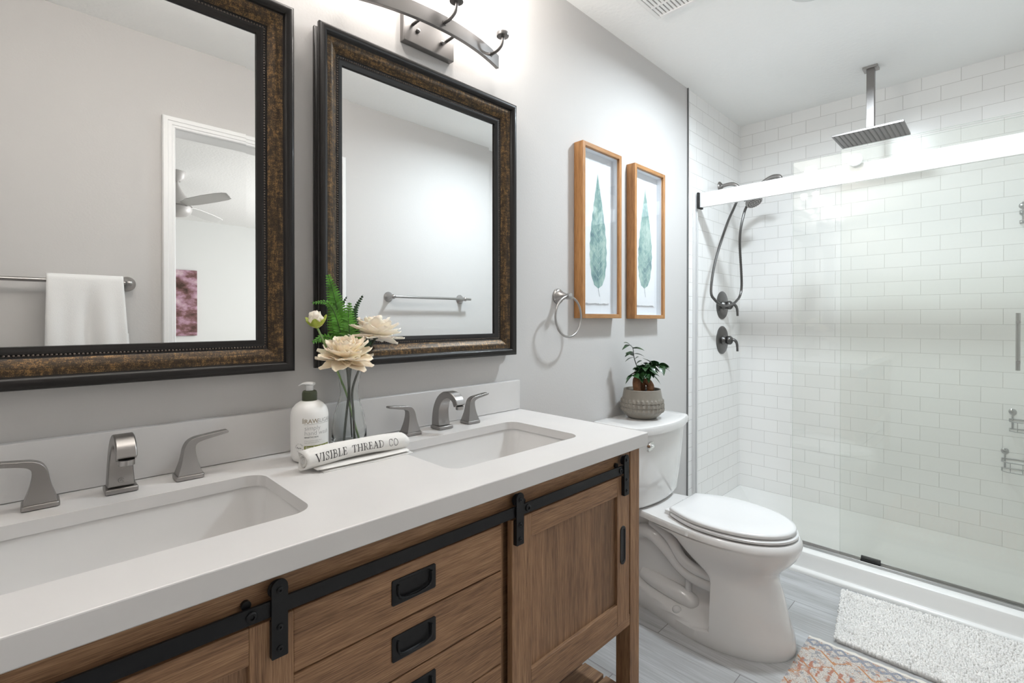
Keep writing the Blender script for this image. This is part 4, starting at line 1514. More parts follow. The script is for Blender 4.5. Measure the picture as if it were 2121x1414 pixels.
# serif capitals drawn as strokes and wrapped round the roll
T_, t_ = 0.115, 0.062
GL = {
    'I': (0.34, [([(0.17, 0), (0.17, 1)], T_), ([(0.04, 0), (0.30, 0)], t_), ([(0.04, 1), (0.30, 1)], t_)]),
    'N': (0.86, [([(0.14, 0), (0.14, 1)], t_), ([(0.14, 1), (0.72, 0)], T_), ([(0.72, 0), (0.72, 1)], t_), ([(0.02, 0), (0.26, 0)], t_), ([(0.02, 1), (0.2, 1)], t_), ([(0.6, 1), (0.84, 1)], t_)]),
    'V': (0.80, [([(0.1, 1), (0.42, 0)], T_), ([(0.42, 0), (0.70, 1)], t_), ([(0.0, 1), (0.24, 1)], t_), ([(0.58, 1), (0.80, 1)], t_)]),
    'S': (0.58, [([(0.46, 0.82), (0.40, 0.95), (0.26, 1.0), (0.13, 0.93), (0.09, 0.78), (0.17, 0.62), (0.33, 0.50), (0.46, 0.36), (0.47, 0.18), (0.38, 0.04), (0.24, 0.0), (0.12, 0.05), (0.07, 0.2)], 0.065), ([(0.47, 0.74), (0.47, 1.0)], t_), ([(0.07, 0.0), (0.07, 0.26)], t_)]),
    'B': (0.68, [([(0.16, 0), (0.16, 1)], T_), ([(0.04, 1), (0.36, 1), (0.50, 0.92), (0.52, 0.76), (0.46, 0.60), (0.34, 0.53), (0.16, 0.53)], 0.07), ([(0.34, 0.53), (0.52, 0.46), (0.60, 0.28), (0.54, 0.08), (0.38, 0.0), (0.04, 0.0)], 0.06)]),
    'L': (0.62, [([(0.17, 0), (0.17, 1)], T_), ([(0.04, 1), (0.32, 1)], t_), ([(0.04, 0), (0.56, 0), (0.58, 0.24)], 0.05)]),
    'E': (0.64, [([(0.17, 0), (0.17, 1)], T_), ([(0.04, 1), (0.54, 1), (0.55, 0.80)], 0.05), ([(0.17, 0.52), (0.42, 0.52)], 0.05), ([(0.43, 0.42), (0.43, 0.62)], t_), ([(0.04, 0), (0.56, 0), (0.58, 0.22)], 0.05)]),
    'T': (0.72, [([(0.36, 0), (0.36, 1)], T_), ([(0.05, 0.78), (0.06, 1), (0.66, 1), (0.67, 0.78)], 0.05), ([(0.22, 0), (0.50, 0)], t_)]),
    'H': (0.86, [([(0.17, 0), (0.17, 1)], T_), ([(0.69, 0), (0.69, 1)], T_), ([(0.17, 0.52), (0.69, 0.52)], 0.05), ([(0.04, 0), (0.30, 0)], t_), ([(0.04, 1), (0.30, 1)], t_), ([(0.56, 0), (0.82, 0)], t_), ([(0.56, 1), (0.82, 1)], t_)]),
    'R': (0.74, [([(0.17, 0), (0.17, 1)], T_), ([(0.04, 1), (0.38, 1), (0.53, 0.90), (0.55, 0.74), (0.48, 0.57), (0.34, 0.50), (0.17, 0.50)], 0.055), ([(0.36, 0.50), (0.60, 0.04), (0.72, 0.0)], 0.07), ([(0.04, 0), (0.30, 0)], t_)]),
    'A': (0.82, [([(0.12, 0), (0.40, 1)], t_), ([(0.40, 1), (0.68, 0)], T_), ([(0.22, 0.34), (0.57, 0.34)], t_), ([(0.0, 0), (0.24, 0)], t_), ([(0.54, 0), (0.82, 0)], t_)]),
    'D': (0.80, [([(0.17, 0), (0.17, 1)], T_), ([(0.04, 1), (0.38, 1), (0.60, 0.88), (0.70, 0.64), (0.70, 0.38), (0.60, 0.12), (0.38, 0), (0.04, 0)], 0.06)]),
    'C': (0.74, [([(0.64, 0.74), (0.62, 0.92), (0.46, 1.0), (0.28, 0.96), (0.13, 0.78), (0.09, 0.5), (0.14, 0.2), (0.30, 0.03), (0.48, 0.0), (0.62, 0.08), (0.68, 0.24)], 0.06), ([(0.65, 0.72), (0.65, 1.0)], t_)]),
    'O': (0.84, [([(0.42 + 0.33 * sin(a), 0.5 + 0.5 * cos(a)) for a in [2 * pi * k / 20 for k in range(21)]], 0.065)]),
    ' ': (0.62, []),
}
txt = M()
hgt = 0.0172
curx = RX0 + 0.0215
A0 = radians(180 - 6)
for ch in 'VISIBLE THREAD CO':
    w_, strokes = GL[ch]
    for pl, th in strokes:
        for (ax, ay), (bx_, by_) in zip(pl, pl[1:]):
            dx, dy = bx_ - ax, by_ - ay
            l_ = max(1e-6, sqrt(dx * dx + dy * dy))
            ux, uy = dx / l_ * th * 0.35, dy / l_ * th * 0.35
            nx, ny = -dy / l_ * th * 0.5, dx / l_ * th * 0.5
            nsub = max(1, int(l_ / 0.12))
            q = []
            for s_ in range(nsub + 1):
                f = s_ / nsub
                px, py = ax - ux + (dx + 2 * ux) * f, ay - uy + (dy + 2 * uy) * f
                q.append(((px + nx, py + ny), (px - nx, py - ny)))
            vs = []
            for (pa_, pb_) in q:
                for (gx, gy) in (pa_, pb_):
                    x = curx + gx * hgt * 0.90
                    f = (x - RX0) / (RX1 - RX0)
                    r = RRad * (1.0 + 0.05 * sin(f * 9) - 0.05 * f) + 0.0004
                    zc_ = RZ - 0.004 + 0.006 * sin(f * 3.1)
                    a = A0 + radians(20) - (gy * hgt) / RRad
                    vs.append((x, RYc + r * 1.06 * cos(a) , zc_ + r * 0.93 * sin(a)))
            txt.add(vs, [(2 * k, 2 * k + 1, 2 * k + 3, 2 * k + 2) for k in range(nsub)])
    curx += (w_ + 0.07) * hgt * 0.90
txt.build('lettering', INK, tw, smooth=0, label='black serif capitals')

# ------------------------------------------------------------------ toilet
TX = 1.905
toi = thing('toilet', 'white two piece toilet with closed elongated lid', 'toilet', (TX, -0.36, 0))
LEV = [(0.000, -0.704, 0.176, -0.125, 0.115, None, 0), (0.012, -0.706, 0.179, -0.123, 0.117, None, 0), (0.040, -0.702, 0.178, -0.123, 0.116, None, 0), (0.052, -0.700, 0.176, -0.123, 0.112, (-0.466, 0.16), 0.010), (0.062, -0.697, 0.176, -0.124, 0.11, (-0.466, 0.145), 0.008), (0.072, -0.694, 0.175, -0.125, 0.11, (-0.466, 0.112), 0.007),
       (0.085, -0.690, 0.1745, -0.125, 0.108, (-0.466, 0.088), 0.006), (0.10, -0.686, 0.174, -0.125, 0.106, (-0.466, 0.076), 0.006), (0.14, -0.676, 0.172, -0.125, 0.105, (-0.466, 0.072), 0.006), (0.19, -0.664, 0.169, -0.125, 0.105, (-0.466, 0.070), 0.006), (0.225, -0.653, 0.167, -0.125, 0.105, (-0.464, 0.070), 0.008),
       (0.248, -0.650, 0.166, -0.125, 0.105, (-0.446, 0.070), 0.022), (0.268, -0.656, 0.167, -0.12, 0.105, (-0.420, 0.070), 0.034), (0.290, -0.672, 0.170, -0.11, 0.105, (-0.388, 0.070), 0.040), (0.312, -0.692, 0.175, -0.09, 0.108, (-0.362, 0.070), 0.040), (0.335, -0.709, 0.181, -0.06, 0.112, (-0.338, 0.070), 0.036),
       (0.352, -0.717, 0.184, -0.05, 0.115, (-0.322, 0.072), 0.030), (0.364, -0.721, 0.186, -0.045, 0.12, (-0.300, 0.080), 0.030), (0.371, -0.723, 0.187, -0.040, 0.122, (-0.21, 0.11), 0.05), (0.378, -0.724, 0.187, -0.036, 0.126, None, 0), (0.394, -0.722, 0.186, -0.034, 0.126, None, 0), (0.402, -0.715, 0.180, -0.034, 0.122, None, 0)]
rings = []
for z, f, w, b, wb, edge, soft in LEV:
    e, web = edge if edge else (-0.40, 0)
    sf = soft if soft else 0.03
    ys = [b + (e + sf - b) * k / 14 for k in range(14)] + [e + sf - 2 * sf * k / 10 for k in range(10)] + [e - sf + (f - (e - sf)) * (1 - (1 - k / 26) ** 1.9) for k in range(27)]
    half = []
    for y in ys:
        ym = f + 0.275
        if y <= ym:
            q = (ym - y) / 0.275
            xh = w * sqrt(max(0.0, 1 - q ** 2.25))
        else:
            xh = wb + (w - wb) * smoothstep(b, ym, y)
        if edge:
            g = smoothstep(e - sf, e + sf, y)
            xh = xh * (1 - g) + min(web, xh) * g
        half.append((xh, y))
    rings.append([(TX - xh, y, z) for xh, y in half] + [(TX + xh, y, z) for xh, y in half[-2::-1]])
bowl = M()
bowl.loft(rings)
for sg in (-1, 1):
    pth = [(TX + sg * 0.070, -0.130, 0.285), (TX + sg * 0.078, -0.165, 0.298), (TX + sg * 0.083, -0.200, 0.297), (TX + sg * 0.086, -0.240, 0.277), (TX + sg * 0.088, -0.280, 0.250), (TX + sg * 0.089, -0.320, 0.217), (TX + sg * 0.090, -0.360, 0.197), (TX + sg * 0.091, -0.410, 0.187), (TX + sg * 0.088, -0.475, 0.184)]
    bowl.tube(spline(pth, 5), 0.029, 16)
    pth = [(TX + sg * 0.080, -0.195, 0.345), (TX + sg * 0.090, -0.235, 0.335), (TX + sg * 0.098, -0.275, 0.317), (TX + sg * 0.104, -0.305, 0.290), (TX + sg * 0.106, -0.335, 0.252), (TX + sg * 0.106, -0.375, 0.232), (TX + sg * 0.104, -0.425, 0.224), (TX + sg * 0.10, -0.475, 0.222)]
    bowl.tube(spline(pth, 5), 0.021, 16)
    pth = [(TX + sg * 0.060, -0.150, 0.110), (TX + sg * 0.072, -0.20, 0.105), (TX + sg * 0.080, -0.26, 0.100), (TX + sg * 0.086, -0.32, 0.095), (TX + sg * 0.084, -0.365, 0.085), (TX + sg * 0.074, -0.392, 0.066)]
    bowl.tube(spline(pth, 5), [0.030 + 0.004 * sin(pi * k / 25) for k in range(22)] + [0.027, 0.022, 0.016, 0.008], 16)
    bowl.tube([(TX + sg * 0.076, -0.350, 0.185), (TX + sg * 0.080, -0.352, 0.115)], 0.013, 12)
bo = bowl.build('bowl', PORC, toi, smooth=42)
for sg in (-1, 1):
    M().sphere((TX + sg * 0.138, -0.333, 0.060), 0.018, 16, 10, (1, 1, 0.85)).build('bolt_cap', PORC, toi, smooth=180)


def egg(f, b, w, z, n=56, sq=2.25):
    pts = []
    half = []
    for k in range(n // 2 + 1):
        s_ = k / (n // 2)
        s2 = 0.5 - 0.5 * cos(pi * s_)
        y = b + (f - b) * s2
        ym = f + 0.255
        if y <= ym:
            xh = w * sqrt(max(0, 1 - ((ym - y) / 0.255) ** sq))
        else:
            q = min(1.0, (b - y) / (b - ym))
            xh = w * (0.66 + 0.34 * sin(q * pi / 2) ** 0.95) * (1 if k else 0.96)
        half.append((xh, y))
    return [(TX - xh, y, z) for xh, y in half] + [(TX + xh, y, z) for xh, y in half[-2:0:-1]]


se = M()
se.loft([egg(-0.702, -0.298, 0.166, 0.4060), egg(-0.710, -0.292, 0.174, 0.4085), egg(-0.711, -0.292, 0.175, 0.4165), egg(-0.707, -0.295, 0.171, 0.4195)])
se.build('seat', PLASTIC, toi, smooth=50)
ld = M()
ld.loft([egg(-0.696, -0.292, 0.163, 0.4240), egg(-0.704, -0.288, 0.171, 0.4255), egg(-0.705, -0.287, 0.172, 0.434), egg(-0.702, -0.289, 0.169, 0.4385), egg(-0.690, -0.296, 0.158, 0.4412), egg(-0.62, -0.34, 0.10, 0.4425)])
ld.build('lid', PLASTIC, toi, smooth=50)
for dx in (-0.075, 0.075):
    hg = M()
    hg.loft([[(x, y, 0.4025) for x, y in rrect(TX + dx, -0.272, 0.024, 0.014, 0.01, 4)], [(x, y, 0.4175) for x, y in rrect(TX + dx, -0.272, 0.024, 0.014, 0.01, 4)], [(x, y, 0.4215) for x, y in rrect(TX + dx, -0.274, 0.019, 0.010, 0.008, 4)]])
    hg.build('hinge', PLASTIC, toi)
bp = M()
bp.box(TX - 0.018, TX + 0.018, -0.700, -0.690, 0.4190, 0.4240)
bp.build('bumper', PLASTIC, toi)


def tank_ring(z, hw, yf, ybk, bow, r=0.035, n=12):
    pts = []
    # back edge, then rounded corners and bowed front
    m_ = 18
    front = []
    for k in range(m_ + 1):
        f = k / m_ * 2 - 1
        front.append((TX + f * (hw - r), yf - bow * (1 - f * f)))
    pts += [(TX + hw, ybk)]
    pts += [(TX + hw, yf + r)]
    for k in range(1, 7):
        a = pi / 2 * k / 7
        pts.append((TX + hw - r + r * cos(a), yf + r - r * sin(a)))
    pts += front[::-1]
    for k in range(1, 7):
        a = pi / 2 * k / 7
        pts.append((TX - hw + r - r * sin(a), yf + r - r * cos(a)))
    pts += [(TX - hw, yf + r), (TX - hw, ybk)]
    return [(x, y, z) for x, y in pts]


tk = M()
tk.loft([tank_ring(0.404, 0.165, -0.165, -0.022, 0.018), tank_ring(0.412, 0.180, -0.176, -0.018, 0.020), tank_ring(0.425, 0.187, -0.182, -0.016, 0.022), tank_ring(0.56, 0.205, -0.192, -0.012, 0.026), tank_ring(0.705, 0.214, -0.203, -0.010, 0.030), tank_ring(0.7155, 0.214, -0.203, -0.010, 0.030)])
tk.build('tank', PORC, toi, smooth=50)
tl = M()
tl.loft([tank_ring(0.7160, 0.222, -0.211, -0.006, 0.032, 0.04), tank_ring(0.7185, 0.227, -0.216, -0.004, 0.033, 0.04), tank_ring(0.742, 0.229, -0.218, -0.003, 0.034, 0.04), tank_ring(0.7505, 0.226, -0.215, -0.005, 0.034, 0.04), tank_ring(0.7545, 0.218, -0.207, -0.010, 0.033, 0.04), tank_ring(0.7550, 0.18, -0.165, -0.04, 0.025, 0.04)])
tl.build('tank_lid', PORC, toi, smooth=40)
fl = M()
LX, LZ = 1.775, 0.672
LY = -0.215
fl.lathe([(0.0175, 0.010), (0.0175, -0.006), (0.0160, -0.008), (0.0, -0.008)], (LX, LY, LZ), 'y', 24)
fl.tube([(LX - 0.004, LY - 0.012, LZ - 0.001), (LX - 0.030, LY - 0.016, LZ - 0.005), (LX - 0.050, LY - 0.017, LZ - 0.009)], [0.0065, 0.0058, 0.005], 10)
fl.sphere((LX - 0.003, LY - 0.010, LZ - 0.001), 0.0085, 12, 8)
fl.build('flush_lever', CHROME, toi, smooth=50)

# ------------------------------------------------------------------ potted ficus on the tank
PX, PY, PZ = 1.892, -0.108, 0.7556
pf = thing('potted_ficus', 'small ginseng ficus in a taupe textured pot on the toilet tank', 'plant', (PX, PY, PZ))
prof = [(0.0, 0.0), (0.058, 0.0), (0.064, 0.003), (0.080, 0.018), (0.0895, 0.032)]
NP = 168
rings = []


def pot_r(z):
    pts = [(0.0, 0.058), (0.003, 0.064), (0.016, 0.080), (0.030, 0.0905), (0.036, 0.0925), (0.060, 0.0920), (0.085, 0.0885), (0.110, 0.0835), (0.121, 0.0815)]
    for (a, ra), (b, rb_) in zip(pts, pts[1:]):
        if z <= b:
            return 0.965 * (ra + (rb_ - ra) * (z - a) / (b - a))
    return 0.965 * pts[-1][1]


zs = [0.0, 0.003, 0.010, 0.018, 0.025] + [0.030 + 0.0018 * k for k in range(31)] + [0.090, 0.100, 0.112, 0.120, 0.1238]
for z in zs:
    ring = []
    for i in range(NP):
        a = 2 * pi * i / NP
        r = pot_r(z)
        if 0.030 <= z <= 0.0845:
            row = int((z - 0.030) / 0.0182)
            f = ((z - 0.030) % 0.0182) / 0.0182
            ph = 28 * a
            # pointed teardrop bumps in three rows
            wid = 1.0 - 0.75 * f if f > 0.25 else 0.55 + 1.1 * f
            c = abs(((ph / (2 * pi)) % 1.0) - 0.5) * 2
            d = max(0.0, 1 - c / max(0.08, wid))
            r += 0.0050 * sqrt(d) * (1 if f < 0.8 else (1 - f) * 5) * (1 if row < 3 else 0)
        ring.append((PX + r * cos(a), PY + r * sin(a), PZ + z))
    rings.append(ring)
for r, z in ((0.0775, 0.1250), (0.0745, 0.1240), (0.0735, 0.118), (0.0725, 0.108)):
    rings.append([(PX + r * cos(2 * pi * i / NP), PY + r * sin(2 * pi * i / NP), PZ + z) for i in range(NP)])
M().loft(rings, True, True).build('pot', POTM, pf, smooth=50)
so = M()
rings = []
for r, z in ((0.0723, 0.1085), (0.06, 0.1125), (0.035, 0.114), (0.010, 0.1135)):
    rings.append([(PX + r * cos(2 * pi * i / 32), PY + r * sin(2 * pi * i / 32), PZ + z + 0.0015 * sin(i * 2.7 + r * 200)) for i in range(32)])
so.loft(rings, False, True)
so.build('soil', SOIL, pf)
tkm = M()
SX = Vector((0.712, -0.702, 0))
FW = Vector((-0.702, -0.712, 0))


def PP(u, d, z):
    p = Vector((PX, PY, PZ)) + SX * u + FW * d
    return (p.x, p.y, PZ + z)


tkm.tube(spline([PP(-0.022, 0.012, 0.105), PP(-0.026, 0.010, 0.135), PP(-0.024, 0.004, 0.160), PP(-0.008, 0.0, 0.178), PP(-0.002, -0.002, 0.192)], 6), [0.0165] * 6 + [0.0175] * 6 + [0.0185] * 4 + [0.018] * 4 + [0.017, 0.014, 0.011, 0.009, 0.008], 16)
tkm.tube(spline([PP(0.028, 0.008, 0.105), PP(0.034, 0.008, 0.125), PP(0.030, 0.004, 0.146), PP(0.014, 0.0, 0.162), PP(-0.006, -0.002, 0.176)], 6), [0.013] * 5 + [0.0165] * 6 + [0.0155] * 5 + [0.0140] * 5 + [0.013] * 4, 16)
tkm.tube(spline([PP(0.006, -0.022, 0.105), PP(0.008, -0.018, 0.140), PP(0.0, -0.008, 0.172)], 6), 0.012, 12)
tkm.build('trunk', TRUNK, pf, smooth=70)
lv = M()
tw_ = M()
rd = random.Random(11)


def ficus_leaf(m, p, d, length, wid, droop, roll_):
    d = Vector(d).normalized()
    up = Vector((0, 0, 1))
    side = d.cross(up)
    if side.length < 0.1:
        side = Vector((1, 0, 0))
    side.normalize()
    side = (Matrix.Rotation(roll_, 3, d) @ side)
    nrm = side.cross(d).normalized()
    vs, fs = [], []
    n = 7
    for i in range(n + 1):
        u = i / n
        w = wid * (sin(pi * u ** 0.75) ** 0.85 if 0 < u < 1 else 0.0) + 0.0003
        c = Vector(p) + d * (length * u) - Vector((0, 0, droop * length * u * u))
        vs += [c - side * w + nrm * (w * 0.25), c, c + side * w + nrm * (w * 0.25)]
    for i in range(n):
        a = i * 3
        fs += [(a, a + 1, a + 4, a + 3), (a + 1, a + 2, a + 5, a + 4)]
    m.add(vs, fs)


branches = [
    [PP(-0.004, 0.0, 0.188), PP(-0.020, 0.0, 0.215), PP(-0.036, 0.004, 0.258), PP(-0.042, 0.006, 0.300), PP(-0.055, 0.008, 0.315)],
    [PP(0.0, 0.0, 0.188), PP(0.022, 0.004, 0.212), PP(0.050, 0.008, 0.232), PP(0.080, 0.012, 0.226)],
    [PP(-0.002, 0.004, 0.186), PP(-0.024, 0.020, 0.198), PP(-0.050, 0.030, 0.185)],
    [PP(0.0, 0.006, 0.186), PP(0.010, 0.030, 0.198), PP(0.028, 0.044, 0.190)],
    [PP(0.002, -0.004, 0.186), PP(0.020, -0.016, 0.215), PP(0.040, -0.020, 0.235), PP(0.055, -0.022, 0.232)],
    [PP(0.0, 0.0, 0.186), PP(-0.004, 0.012, 0.21), PP(0.002, 0.022, 0.222)],
]
for b in branches:
    P = spline(b, 5)
    tw_.tube(P, [0.0026 * (1 - 0.65 * i / len(P)) for i in range(len(P))], 6)
    P = [Vector(q) for q in P]
    step = 2 if len(b) < 5 else 4
    for i in range(3, len(P), step):
        tg = (P[min(i + 1, len(P) - 1)] - P[i - 1]).normalized()
        for sg in ((-1, 1) if len(b) < 5 else ((-1,) if i % 8 < 4 else (1,))):
            sd_ = (SX * sg * rd.uniform(0.5, 1.0) + FW * rd.uniform(-0.2, 0.9) + tg * 0.5 + Vector((0, 0, rd.uniform(-0.4, 0.3))))
            ficus_leaf(lv, P[i], sd_, rd.uniform(0.034, 0.050), rd.uniform(0.0115, 0.0165), rd.uniform(0.1, 0.6), rd.uniform(-0.7, 0.7))
    ficus_leaf(lv, P[-1], P[-1] - P[-3], 0.040, 0.010, 0.4, rd.uniform(-0.5, 0.5))
for (u, d, z, du, dz, ln) in ((-0.040, 0.004, 0.285, -0.8, -0.15, 0.042), (-0.036, 0.004, 0.262, -0.9, -0.1, 0.044), (-0.042, 0.006, 0.300, 0.9, 0.15, 0.050), (-0.034, 0.004, 0.250, 0.3, 0.5, 0.032), (-0.054, 0.008, 0.315, -1, -0.2, 0.040), (-0.038, 0.004, 0.276, 1.0, 0.1, 0.046)):
    ficus_leaf(lv, PP(u, d, z), SX * du + FW * 0.25 + Vector((0, 0, dz)), ln, 0.0125, 0.35, rd.uniform(-0.4, 0.4))
for k in range(24):
    a = 2 * pi * k / 24 * 3.1
    ficus_leaf(lv, PP(0.016 * cos(a) + 0.012, 0.016 * sin(a) + 0.008, 0.192 + 0.034 * rd.random()), SX * cos(a) + FW * sin(a) + Vector((0, 0, rd.uniform(-0.5, 0.5))), rd.uniform(0.034, 0.048), rd.uniform(0.012, 0.0165), rd.uniform(0.2, 0.9), rd.uniform(-0.6, 0.6))
tw_.build('twigs', STEMD, pf, smooth=60)
lv.build('foliage', LEAF, pf, smooth=180)

# ------------------------------------------------------------------ shower pan, doors and fittings
sp_ = thing('shower_pan', 'white acrylic shower tray with a raised curb along the doors', 'shower pan', (2.93, -0.73, 0))
pn = M()
ye0, ye1 = YO + 0.0005, -0.0005
cp = [(2.540, 0.0), (2.540, 0.010), (2.543, 0.016), (2.550, 0.020), (2.557, 0.023), (2.561, 0.030), (2.562, 0.080), (2.566, 0.093), (2.574, 0.099), (2.590, 0.101), (2.655, 0.101), (2.672, 0.098), (2.690, 0.085), (2.705, 0.055), (2.73, 0.042), (3.0, 0.030), (3.12, 0.038), (3.20, 0.050), (3.26, 0.070), (3.290, 0.088), (3.3025, 0.0935), (3.3025, 0.0)]
pn.prism(cp, 'y', ye0, ye1)
pn.prism([(-0.0006, 0.005), (-0.0006, 0.0935), (-0.006, 0.092), (-0.03, 0.078), (-0.08, 0.052), (-0.16, 0.036), (-0.16, 0.005)], 'x', 2.695, 3.302)
pn.build('tray', ACRYL, sp_, smooth=35)
M().lathe([(0.0, 0.004), (0.05, 0.004), (0.055, 0.0)], (3.06, -1.385, 0.0345), 'z', 32, cap=False).build('drain_cover', CHROME, sp_)

tag(M().box(2.604, 2.645, YO + 0.001, -0.001, 0.1016, 0.1065).box(2.604, 2.608, YO + 0.001, -0.001, 0.1065, 0.113).box(2.641, 2.645, YO + 0.001, -0.001, 0.1065, 0.115).build('door_track', TRACKM, loc=(2.62, -0.73, 0.1016), bev=0.0008), 'satin metal track on the shower curb under the glass doors', 'track')
jm = tag(M().box(2.606, 2.610, -0.016, -0.0005, 0.116, 1.886).box(2.632, 2.646, -0.016, -0.0005, 0.116, 1.886).box(2.610, 2.632, -0.004, -0.0005, 0.116, 1.886).build('wall_jamb', JAMBM, loc=(2.627, -0.01, 0.116), bev=0.0008), 'satin metal upright channel on the shower wall at the door opening', 'door jamb')
dr_ = thing('door_header', 'wide bright metal header rail the shower doors slide on', 'rail', (2.64, -0.73, 1.80))
M().box(2.633, 2.648, YO + 0.02, -0.029, 1.800, 1.881).build('rail_bar', RAILM, dr_, bev=0.002)
eb = M().box(2.620, 2.654, -0.0288, -0.0190, 1.796, 1.884).box(2.620, 2.650, -0.042, -0.029, 1.7915, 1.7995)
eb.build('end_bracket', BLACKR, dr_, bev=0.001)


def glass_door(name, label, x, y0, y1, z0, z1):
    t = thing(name, label, 'shower door', (x, (y0 + y1) / 2, z0), 'sliding shower doors')
    M().box(x - 0.0035, x + 0.0035, y1, y0, z0, z1).build('glass_pane', DOORGLASS, t, smooth=0)
    M().box(x - 0.0036, x + 0.0036, y0 + 0.0001, y0 + 0.0007, z0, z1).box(x - 0.0036, x + 0.0036, y1, y0 + 0.0007, z1 + 0.0001, z1 + 0.0007).build('polished_edge', EDGEGLASS, t, smooth=0)
    return t


g_in = glass_door('shower_door', 'clear inner shower door starting further left, behind the header rail', 2.664, -0.487, -1.435, 0.1075, 1.950)
g_out = glass_door('shower_door', 'clear outer shower door with a round white roller cap', 2.622, -0.694, -1.450, 0.1080, 1.954)
for t, x, ys, sg in ((g_out, 2.622, (-0.747, -1.39), -1), (g_in, 2.664, (-0.56, -1.36), 1)):
    for y in ys:
        m = M()
        m.lathe([(0.028, 0.0045), (0.028, 0.012), (0.026, 0.014), (0.0, 0.014)], (x, y, 1.8935), 'x', 32, sign=sg)
        m.lathe([(0.010, 0.0035), (0.010, 0.006)], (x, y, 1.8935), 'x', 20, sign=sg, cap=False)
        m.lathe([(0.012, -0.014), (0.012, -0.0035)], (x, y, 1.8935), 'x', 20, sign=sg)
        m.build('roller', RAILM, t, smooth=35)
hd = M()
hy = -1.255
hd.tube([(2.70, hy, 0.985), (2.70, hy, 1.207)], 0.0068, 16)
for z in (1.02, 1.172):
    hd.tube([(2.6676, hy, z), (2.70, hy, z)], 0.006, 12)
    hd.lathe([(0.0068, 0.0), (0.0068, 0.004)], (2.6605, hy, z), 'x', 16, sign=-1)
hd.build('pull_handle', NICKEL_L, g_in, smooth=40)
tag(M().box(2.612, 2.6185, -0.842, -0.772, 0.1068, 0.118).box(2.6258, 2.638, -0.842, -0.772, 0.1068, 0.128).box(2.612, 2.638, -0.842, -0.772, 0.1066, 0.1078).build('door_guide', BLACKR, loc=(2.626, -0.807, 0.1066), bev=0.0012), 'small black guide block on the track under the outer glass door', 'door guide')

rh = thing('rain_shower_head', 'square metal rain shower head hanging from the shower ceiling', 'shower head', (2.985, -0.745, 2.10))
M().box(2.955, 3.015, -0.776, -0.714, 2.428, 2.4395).build('ceiling_flange', NICKEL_L, rh, bev=0.001)
M().box(2.968, 3.002, -0.761, -0.729, 2.140, 2.4285).build('drop_arm', FIXM, rh, bev=0.001)
M().lathe([(0.012, 0.0), (0.012, 0.008), (0.016, 0.010), (0.016, 0.026), (0.012, 0.027), (0.012, 0.032)], (2.985, -0.745, 2.108), 'z', 20).build('ball_joint', CHROME, rh)
plate = M().box(2.872, 3.106, -0.888, -0.602, 2.099, 2.1085)
sp2 = plate.build('spray_plate', FIXM, rh, bev=0.001)
gr = M()
for k in range(14):
    y = -0.880 + 0.0199 * (k + 0.5)
    gr.box(2.880, 3.098, y - 0.0028, y + 0.0028, 2.0975, 2.0989)
gr.build('nozzle_strips', NICKEL_D, sp2)

ha = thing('hand_shower', 'nickel hand shower on a bent wall arm with a looped dark hose', 'hand shower', (2.975, 0.0, 1.985))
m = M()
m.lathe([(0.030, 0.0), (0.030, 0.004), (0.024, 0.010), (0.016, 0.014), (0.012, 0.020)], (2.972, 0, 1.987), 'y', 28, sign=-1)
m.tube(spline([(2.972, -0.010, 1.987), (2.974, -0.055, 1.992), (2.978, -0.088, 1.984), (2.984, -0.112, 1.958), (2.986, -0.125, 1.935)], 6), 0.0105, 14)
m.build('wall_arm', NICKEL, ha, smooth=50)
m = M()
m.tube([(2.988, -0.118, 1.948), (2.990, -0.138, 1.912), (2.992, -0.152, 1.885)], 0.018, 16)
m.build('holder', NICKEL_D, ha, smooth=50)
m = M()
m.tube(spline([(3.004, -0.160, 1.876), (3.000, -0.180, 1.905), (2.995, -0.225, 1.955), (2.985, -0.285, 1.985), (2.978, -0.325, 1.983), (2.975, -0.340, 1.970)], 6), [0.010 + 0.004 * sin(pi * k / 30) for k in range(31)], 14)
m.build('handle', NICKEL, ha, smooth=50)
hdm = M()
ax_ = Vector((-0.25, -0.45, -0.85)).normalized()
hc = Vector((2.985, -0.190, 1.872))
e1 = ax_.orthogonal().normalized()
e2 = ax_.cross(e1)
rings = []
for r, h in ((0.014, -0.034), (0.026, -0.024), (0.040, -0.010), (0.046, 0.002), (0.047, 0.010), (0.044, 0.016), (0.036, 0.018), (0.0, 0.019)):
    rings.append([hc + ax_ * h + (e1 * cos(2 * pi * k / 28) + e2 * sin(2 * pi * k / 28)) * r for k in range(28)])
hdm.loft(rings, True, False)
hh = hdm.build('spray_head', NICKEL, ha, smooth=45)
nz = M()
for r, n in ((0.010, 6), (0.022, 12), (0.034, 18)):
    for k in range(n):
        a = 2 * pi * k / n
        p = hc + ax_ * 0.0185 + (e1 * cos(a) + e2 * sin(a)) * r
        nz.sphere(p, 0.0026, 6, 5)
nz.build('nozzles', BLACKR, hh, smooth=180)
hp = [(2.979, -0.120, 1.930), (2.925, -0.105, 1.838), (2.830, -0.096, 1.715), (2.715, -0.083, 1.510), (2.665, -0.080, 1.345), (2.705, -0.085, 1.290), (2.800, -0.100, 1.258), (2.950, -0.104, 1.285), (3.040, -0.105, 1.375), (2.965, -0.122, 1.650), (2.972, -0.142, 1.800), (3.004, -0.160, 1.876)]
P = spline(hp, 46)
hz = M()
rr_ = [0.0068 + (0.0007 if i % 2 else 0.0) for i in range(len(P))]
hz.tube(P, rr_, 10)
hz.build('hose', NICKEL_D, ha, smooth=30, label='dark ribbed metal hose')


